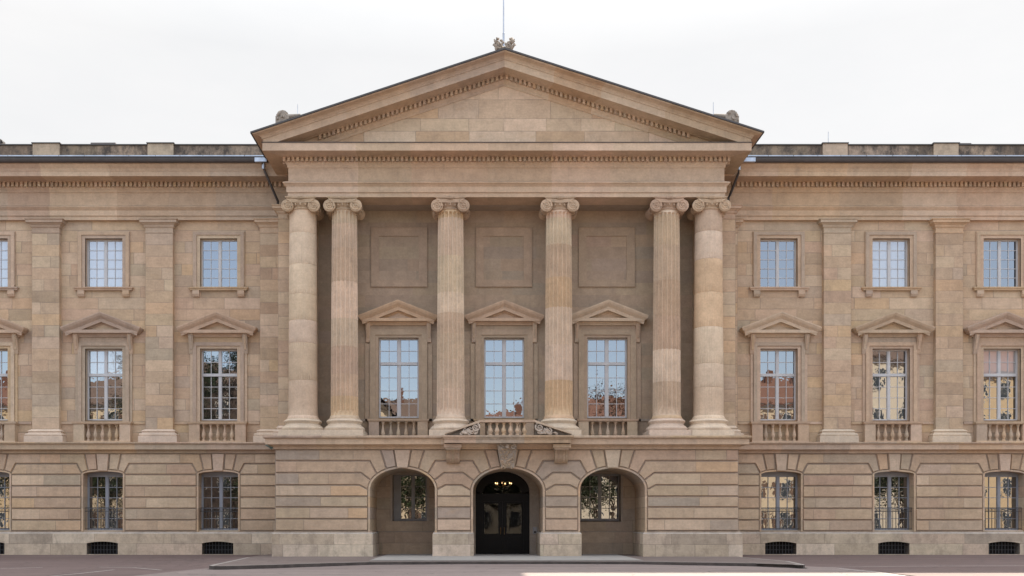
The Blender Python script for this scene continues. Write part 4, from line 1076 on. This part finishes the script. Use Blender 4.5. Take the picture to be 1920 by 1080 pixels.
# --- acroteria and rods
def leafy(mb, ox, y, oz, pts, r0, r1, t): mb.tube([(ox + a, y, oz + b) for a, b in pts], r0, 7, t, r1)
mb = MB(); Ya = YF - 1.2; apx = U(945.5, Ya); apz = W(94.5, Ya) ; t0 = (.33, .28, .23); rk = random.Random(3)
mb.prism([(apx - .42, apz - .10), (apx + .42, apz - .10), (apx + .36, apz + .22), (apx - .36, apz + .22)], Ya + .1, Ya + .6, t0)
for sd in (-1, 1):
    leafy(mb, apx, Ya, apz, [(sd * .1, .05), (sd * .26, .22), (sd * .37, .40), (sd * .33, .52), (sd * .22, .50)], .13, .05, t0)
    leafy(mb, apx, Ya - .05, apz, [(sd * .1, .0), (sd * .34, .10), (sd * .47, .26), (sd * .50, .20)], .10, .03, t0)
    leafy(mb, apx, Ya - .05, apz, [(sd * .3, .30), (sd * .42, .38), (sd * .44, .47)], .07, .03, t0)
    spiral(mb, apx + sd * .22, Ya - .14, apz + .12, .13, 1.5, sd, .035, t0)
    for i in range(14): mb.ball((apx + sd * rk.uniform(.05, .42), Ya - .08, apz + rk.uniform(-.02, .40)), .05, .07, .075, 6, 4, t0, rk.uniform(0, pi))
mb.build('apex_acroterion', 'carve', palace, True)
for sd, px in ((-1, 530), (1, 1372)):
    mb = MB(); Yc_ = YF - 1.1; cx = U(px, Yc_); m = ends[sd][1]; zc = za + .20 - m * abs(cx - ax); rk = random.Random(9 + sd); t0 = (.30, .26, .22)
    mb.box(cx - .30, cx + .30, Yc_ - .1, Yc_ + .3, zc - .15, zc + .20, t0)
    for i in range(9):
        a = pi * (.06 + .88 * i / 8); leafy(mb, cx, Yc_, zc + .12, [(0, 0), (.17 * cos(a), .20 * sin(a)), (.30 * cos(a), .36 * sin(a))], .07, .055, t0)
    for i in range(8): mb.ball((cx + rk.uniform(-.25, .25), Yc_ - .12, zc + rk.uniform(.0, .35)), .05, .06, .07, 6, 4, t0)
    leafy(mb, cx, Yc_, zc, [(-sd * .2, .20), (-sd * .5, .24), (-sd * .8, .28)], .11, .05, t0)
    mb.build('corner_acroterion', 'carve', palace, True)
Yr_ = YF - .6; mb = MB(); x = U(944.3, Yr_); mb.tube([(x, Yr_, W(92, Yr_)), (x, Yr_, W(64, Yr_))], .05, 8); fp = mb.build('flagpole', 'zinc', palace)
mb = MB(); mb.tube([(x, Yr_, W(64, Yr_)), (x, Yr_, W(-70, Yr_))], .034, 8, None, .026); mb.build('pole_rod', 'zinc', fp)
mb = MB(); mb.ball((x, Yr_, W(63, Yr_)), .055, .055, .04); mb.build('pole_collar', 'zinc', fp)
for px, p0, p1, Y in ((1553, 268, 247, .3), (1337.5, 218, 192, -2), (558, 222, 196, -2)):
    mb = MB(); x = U(px, Y); mb.tube([(x, Y, W(p0 + 3, Y)), (x, Y, W(p1, Y))], .014, 5); mb.build('lightning_rod', 'zinc', palace)
mb = MB(); mb.box(U(-12, .5), U(3, .5), .4, .9, W(272, .5), W(262, .5)); mb.tube([(U(0, .5), .5, W(266, .5)), (U(3.5, .5), .5, W(264, .5)), (U(5, .5), .5, W(268, .5))], .05, 6); mb.build('roof_vent', 'gutter', palace)
mb = MB(); Yk = -.75; x = U(506, Yk); mb.idx([(x - .25, Yk, W(835, Yk)), (x + .12, Yk, W(829, Yk)), (x + .22, Yk, W(836, Yk)), (x + .1, Yk - .05, W(843.5, Yk)), (x - .08, Yk - .1, W(838, Yk)), (x, Yk - .25, W(836, Yk))], [(0, 1, 5), (1, 2, 5), (2, 3, 5), (3, 4, 5), (4, 0, 5)]); mb.build('flashing_corner', 'patina', palace)

# ================================================================ GROUND
def gz(y):
    if y > -2: return 0.
    if y < -12: return -.10
    return -.10 * (-2 - y) / 10
mb = MB(); ys = [400, 30, -2, -4, -6, -8, -10, -12, -20, -60, -400]; xs = [-400, -60, -30, -15, 0, 15, 30, 60, 400]
for y0, y1 in zip(ys[:-1], ys[1:]):
    for x0, x1 in zip(xs[:-1], xs[1:]): mb.face([(x0, y0, gz(y0)), (x1, y0, gz(y0)), (x1, y1, gz(y1)), (x0, y1, gz(y1))])
mb.build('road', 'road', None, kind='structure')
ZI = .03
def gp(px, py, z=ZI): D = (EYE - z) * 1884.6 / (py - 980); return ((px - V0) / 1884.6 * D, D - DW)
isl = [gp(463, 1045.2), gp(392, 1060.6), gp(400, 1061.5), gp(420, 1061.4), gp(500, 1059.4), gp(560, 1057.4), gp(694, 1053.8), gp(860, 1052.9), gp(1030, 1052.8), gp(1195, 1053.1), gp(1420, 1056.2), gp(1490, 1058.3), gp(1506, 1059.7), gp(1509, 1058.9), gp(1480, 1052.5), gp(1395, 1045.2)]
isl = isl + [(isl[-1][0], -.2), (isl[0][0], -.2)]
mb = MB(); mb.face([(x, y, ZI) for x, y in isl]); mb.build('pavement', 'pave', None, kind='structure')
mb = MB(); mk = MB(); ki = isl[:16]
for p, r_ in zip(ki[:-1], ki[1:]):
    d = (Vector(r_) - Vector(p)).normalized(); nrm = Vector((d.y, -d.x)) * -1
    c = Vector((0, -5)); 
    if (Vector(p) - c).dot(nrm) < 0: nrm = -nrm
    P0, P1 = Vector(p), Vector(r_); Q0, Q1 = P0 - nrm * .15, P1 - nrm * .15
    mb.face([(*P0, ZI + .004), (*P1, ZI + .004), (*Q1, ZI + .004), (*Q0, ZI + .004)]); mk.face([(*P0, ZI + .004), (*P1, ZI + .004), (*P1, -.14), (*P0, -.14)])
    if P0.y < -7: mk.face([(*P0, gz(P0.y) + .012), (*P1, gz(P1.y) + .012), (*(P1 + nrm * .10), gz(P1.y) + .012), (*(P0 + nrm * .10), gz(P0.y) + .012)])  # dark strip on the road, the kerb's shadow line painted as colour
mb.build('kerb', 'kerb', None, kind='structure'); mk.build('kerb_shade_line', 'kerbshade', None, kind='structure')
lp = []
for px, py in ((240, 1081), (300, 1074.5), (400, 1064.5), (440, 1062.6), (560, 1059.6), (694, 1055.6), (1195, 1055.0), (1420, 1058), (1500, 1061.5), (1570, 1064.5), (1640, 1071), (1710, 1081)):
    z = -.10
    for _ in range(4): x, y = gp(px, py, z); z = gz(y)
    lp.append((x, y))
lp = [(lp[0][0] - 3, -40), (lp[0][0] - 1, -24)] + lp + [(lp[-1][0] + 1, -24), (lp[-1][0] + 3, -40)]
mb = MB()
bot = [(x, -40) for x, y in lp]
for i in range(1, len(lp) - 2): 
    a, b = lp[i], lp[i + 1]
    mb.face([(a[0], a[1], gz(a[1]) + .005), (b[0], b[1], gz(b[1]) + .005), (b[0], min(b[1], -12) , -.095), (a[0], min(a[1], -12), -.095)]); mb.face([(a[0], min(a[1], -12), -.095), (b[0], min(b[1], -12), -.095), (b[0], -40, -.095), (a[0], -40, -.095)])
mb.build('carriageway', 'lane', None, kind='structure')
mb = MB()
x0, x1 = gp(697, 1050)[0], gp(1200, 1050)[0]; y0, y1 = -8.8, YN - .1; n = 8
for i in range(n):
    for j in range(3):
        a, b = x0 + (x1 - x0) * i / n + .008, x0 + (x1 - x0) * (i + 1) / n - .008; c, d = y0 + (y1 - y0) * j / 3 + .008, y0 + (y1 - y0) * (j + 1) / 3 - .008
        mb.face([(a, c, ZI + .02), (b, c, ZI + .02), (b, d, ZI + .02), (a, d, ZI + .02)])
mb.face([(x0, y0, ZI + .016), (x1, y0, ZI + .016), (x1, y1, ZI + .016), (x0, y1, ZI + .016)])
mb.build('entrance_paving', 'slab', None, kind='structure')
def line(pts, w):
    mb = MB(); P = []
    for px, py in pts:
        z = -.10
        for _ in range(4): x, y = gp(px, py, z); z = gz(y) + .004
        P.append(Vector((x, y)))
    for i in range(len(P) - 1):
        d = (P[i + 1] - P[i]).normalized(); nn_ = Vector((-d.y, d.x)) * w / 2
        q4 = [P[i] + nn_, P[i + 1] + nn_, P[i + 1] - nn_, P[i] - nn_]
        mb.face([(v_.x, v_.y, gz(v_.y) + .010 + .0005 * i) for v_ in q4])
    mb.build('road_marking', 'paint', None, kind='structure')
line([(-60, 1068), (0, 1066.5), (80, 1064.2)], .12); line([(186, 1063.6), (250, 1064.6), (303, 1069.2)], .12); line([(95, 1080.8), (150, 1075.5), (214, 1068.6)], .12)
line([(1545, 1064), (1700, 1062), (1990, 1060.6)], .12); line([(1572, 1066), (1640, 1073), (1700, 1080.5)], .12)

# ================================================================ ACROSS THE STREET (behind the camera, mirrored in the windows)
HC = dict(cream=plain('cream_render', (.66, .54, .38), .9, nz=.06), ochre=plain('ochre_render', (.60, .46, .29), .9, nz=.06), dusk=plain('dark_brick', (.07, .05, .04), .9, nz=.15), pale=plain('pale_render', (.66, .58, .46), .9, nz=.05),
          tile=plain('clay_tiles', (.155, .075, .05), .85, nz=.3, scale=8), slate=plain('dark_tiles', (.12, .08, .06), .8, nz=.3, scale=8), pane=plain('far_pane', (.05, .06, .07), .2), trim=plain('far_trim', (.6, .56, .5), .8), shutter=plain('far_shutter', (.16, .10, .07), .8),
          bark=plain('bark', (.07, .05, .035), .9, nz=.3), leaf=plain('leaf', (.035, .052, .018), .7, nz=.4, scale=5), leaf2=plain('autumn_leaf', (.12, .055, .02), .7, nz=.4, scale=5))
def house(x0, x1, Yf, zw, zr, wall, roof, label, floors=4, gable=False, depth=12):
    h = empty('town_house', ((x0 + x1) / 2, Yf, 0), label=label, category='house', group='houses across the street'); ox, oy = (x0 + x1) / 2, Yf
    w = (x1 - x0) / 2; Bf = lambda mb, nm, m, par=None, **k: _build(mb, nm, m, par or h, **k)
    mb = MB(); mb.box(-w, w, -depth, 0, -.2, zw)
    if gable: mb.prism([(-w * .45, zw), (w * .45, zw), (0, zr - .4)], -depth, 0.02)
    Bf(mb, 'wall', HC[wall])
    mb = MB(); mb.prismx([(.5, zw), (.5, zw + .2), (-depth / 2, zr), (-depth - .5, zw + .2), (-depth - .5, zw)], -w - .3, w + .3)
    if gable:
        mb.idx([(-w * .5, .6, zw), (0, .6, zr), (0, -depth / 2, zr), (-w * .5, -depth / 2, zw), (w * .5, .6, zw), (w * .5, -depth / 2, zw)], [(0, 1, 2, 3), (1, 4, 5, 2)])
    rf = Bf(mb, 'roof', HC[roof])
    mb = MB(); mb.box(w * .3, w * .3 + .8, -depth * .45, -depth * .45 + .8, zr - 1.2, zr + 1.1); Bf(mb, 'chimney', HC['tile'], rf)
    nx = max(2, int((x1 - x0) / 2.9)); fh = zw / floors
    for k in range(floors):
        for i in range(nx):
            cx = -w + (x1 - x0) * (i + .5) / nx; z0 = k * fh + .9
            mb = MB(); mb.box(cx - .6, cx + .6, -.02, .06, z0 - .08, z0 + 1.95); wn = Bf(mb, 'window', HC['trim'])
            mb = MB(); mb.box(cx - .5, cx - .03, .05, .075, z0, z0 + 1.85); mb.box(cx + .03, cx + .5, .05, .075, z0, z0 + 1.85); Bf(mb, 'pane', HC['pane'], wn)
            if wall == 'cream':
                for s in (-1, 1): mb = MB(); mb.box(cx + s * .9 - .25, cx + s * .9 + .25, .01, .07, z0, z0 + 1.85); Bf(mb, 'shutter', HC['shutter'], wn)
    mb = MB(); mb.box(-w, w, -.1, .25, zw - .35, zw); Bf(mb, 'eaves', HC['trim'])
HY = -66
house(-70, -50, HY, 15, 18.5, 'ochre', 'tile', 'long ochre town house far left across the street')
house(-49.6, -37.5, HY, 15.2, 19, 'cream', 'slate', 'cream town house with dark tiled roof across the street')
house(-37, -19, HY - 1, 17.5, 20.5, 'dusk', 'slate', 'dark brick town house set back behind dark trees')
house(-18.5, -4.5, HY, 12.3, 16.2, 'cream', 'slate', 'cream gabled town house across from the portico', gable=True, floors=3)
house(-4, 9, HY, 12.0, 14.6, 'pale', 'tile', 'low pale town house with red clay roof across from the door', floors=3)
house(9.5, 24, HY, 12.6, 16.4, 'pale', 'tile', 'pale town house with red roof beside a bare tree', floors=3)
house(24.5, 40, HY, 14.8, 18.8, 'cream', 'tile', 'tall cream town house with broad red roof')
house(40.4, 53, HY + 2, 20.0, 24, 'pale', 'slate', 'tallest pale town house across the street', floors=5)
house(53.4, 74, HY, 18.5, 23.5, 'ochre', 'tile', 'tall ochre town house far right across the street', floors=5)
def tree(x, y, h, rad, leaf, dens, label, seed):
    rk = random.Random(seed); o = empty('tree', (x, y, -.1), label=label, category='tree', group='street trees across the street')
    mb = MB(); mb.tube([(0, 0, 0), (.1, .05, h * .3), (-.05, 0, h * .55), (0, 0, h * .85)], .3, 8, None, .08); tips = []
    for i in range(16):
        a = rk.uniform(0, 2 * pi); z = h * rk.uniform(.3, .8); r = rad * rk.uniform(.5, .95); zt = z + h * rk.uniform(.08, .25)
        e = (r * cos(a), r * sin(a), zt); tips.append(e); mb.tube([(0, 0, z), (e[0] * .5, e[1] * .5, z + (zt - z) * .65), e], .09, 5, None, .02)
        for j in range(3):
            b = (e[0] + rk.uniform(-1, 1), e[1] + rk.uniform(-1, 1), e[2] + rk.uniform(.2, 1.4)); mb.tube([(e[0] * .6, e[1] * .6, z + (zt - z) * .7), b], .04, 4, None, .01); tips.append(b)
    tips.append((0, 0, h * .95))
    _build(mb, 'trunk', HC['bark'], o); mb = MB()
    for e in tips:
        for k in range(dens):
            c = Vector(e) + Vector((rk.gauss(0, .75), rk.gauss(0, .75), rk.gauss(0, .6))); s = rk.uniform(.10, .24)
            u = Vector((rk.uniform(-1, 1), rk.uniform(-1, 1), rk.uniform(-1, 1))).normalized(); v = u.orthogonal().normalized()
            mb.face([c - u * s, c + v * s * .5, c + u * s, c - v * s * .5])
    _build(mb, 'crown', HC[leaf], o)
for a in ((-33, -59, 18.5, 5.5, 'leaf', 75, 'broad dark tree before the set back house', 1), (-26.5, -58, 19, 5.5, 'leaf', 75, 'tall dark tree beside the broad one', 2), (-42, -57, 12, 3.6, 'leaf', 40, 'smaller tree before the cream house with dark roof', 3), (14.8, -60, 16, 3.8, 'leaf2', 22, 'thin autumn tree before the red roofed houses', 4),
          (-11.5, -57, 6.5, 2.6, 'leaf', 40, 'low round tree before the gabled house', 5), (46.5, -56, 8, 2.8, 'leaf2', 18, 'thin low tree before the tallest house', 6), (2.5, -57, 7.5, 3.0, 'leaf', 45, 'low dense tree facing the door', 7), (-7.2, -58, 7.2, 2.6, 'leaf', 55, 'round tree left of the door axis', 8), (12.3, -58, 8.2, 2.6, 'leaf', 45, 'round tree right of the door axis', 9), (-46.5, -56, 8.5, 3.2, 'leaf', 55, 'dense tree before the ochre house', 10), (-39.5, -57, 8.0, 3.0, 'leaf', 60, 'dense low tree left of the dark brick house', 11), (-22, -57, 8.0, 3.4, 'leaf', 60, 'dense low tree before the dark brick house', 12), (44.5, -56, 8.0, 2.6, 'leaf', 45, 'dense low tree before the tallest house', 13)): tree(*a)

# ================================================================ LIGHT AND CAMERA
w = bpy.data.worlds.new('World'); bpy.context.scene.world = w; w.use_nodes = True; nt = w.node_tree; nt.nodes.clear()
VEIL = 2.08
EL, AZ = radians(46.35), radians(38.3)                     # sun behind the palace, to the right
sky = nt.nodes.new('ShaderNodeTexSky'); sky.sky_type = 'NISHITA'; sky.sun_disc = False; sky.sun_elevation = EL; sky.sun_rotation = AZ
sky.air_density = 1.0; sky.dust_density = 1.0; sky.ozone_density = .6; sky.altitude = 300
bg = nt.nodes.new('ShaderNodeBackground'); bg.inputs[1].default_value = .12; wo = nt.nodes.new('ShaderNodeOutputWorld')
tcw = N(nt, 'ShaderNodeTexCoord')
cl_ = noise(nt, scaled(nt, tcw.outputs['Generated'], (1, 1, 2.6)), 1.8, 6, .6)
veil0 = mixc(nt, mapr(nt, cl_, .35, .65, 0, 1), (VEIL * .95, VEIL * .95, VEIL * .95), (VEIL * 1.04, VEIL * 1.025, VEIL * 1.01))
sy_ = N(nt, 'ShaderNodeSeparateXYZ'); L(nt, tcw.outputs['Generated'], sy_.inputs[0])
cover = mapr(nt, math_n(nt, 'ADD', sy_.outputs[1], math_n(nt, 'MULTIPLY', cl_, .5)), -.75, .9, .45, .98)
# veil brightened overhead and behind the viewer, added to fill the shaded facade
vg = N(nt, 'ShaderNodeVectorMath', operation='SCALE'); L(nt, veil0, vg.inputs[0])
L(nt, math_n(nt, 'MULTIPLY', mapr(nt, sy_.outputs[1], .0, .6, 1.3, 1.0), mapr(nt, sy_.outputs[2], .42, 1., 1., 2.9)), vg.inputs['Scale']); veil = vg.outputs[0]
skc = mixc(nt, cover, sky.outputs[0], veil)
nt.links.new(skc, bg.inputs[0]); nt.links.new(bg.outputs[0], wo.inputs[0])
sd = bpy.data.lights.new('sun', 'SUN'); sd.energy = 3.2; sd.angle = radians(.6); sd.color = (1, .90, .76)
so = bpy.data.objects.new('sun', sd); C.objects.link(so)
d = Vector((-sin(AZ) * cos(EL), -cos(AZ) * cos(EL), -sin(EL))); so.rotation_euler = d.to_track_quat('-Z', 'Y').to_euler()
cd = bpy.data.cameras.new('camera'); cam = bpy.data.objects.new('camera', cd); C.objects.link(cam)
cam.location = (0, -DW, EYE); cam.rotation_euler = (radians(90), 0, 0); cd.sensor_width = 36; cd.lens = 36 * (DW / SW) / 1920
cd.shift_x = (960 - V0) / 1920; cd.shift_y = (H0 - 540) / 1920; cd.clip_end = 2000
sc = bpy.context.scene; sc.camera = cam
sc.view_settings.view_transform = 'Standard'; sc.view_settings.look = 'None'; sc.view_settings.gamma = 1; sc.view_settings.exposure = 1.88
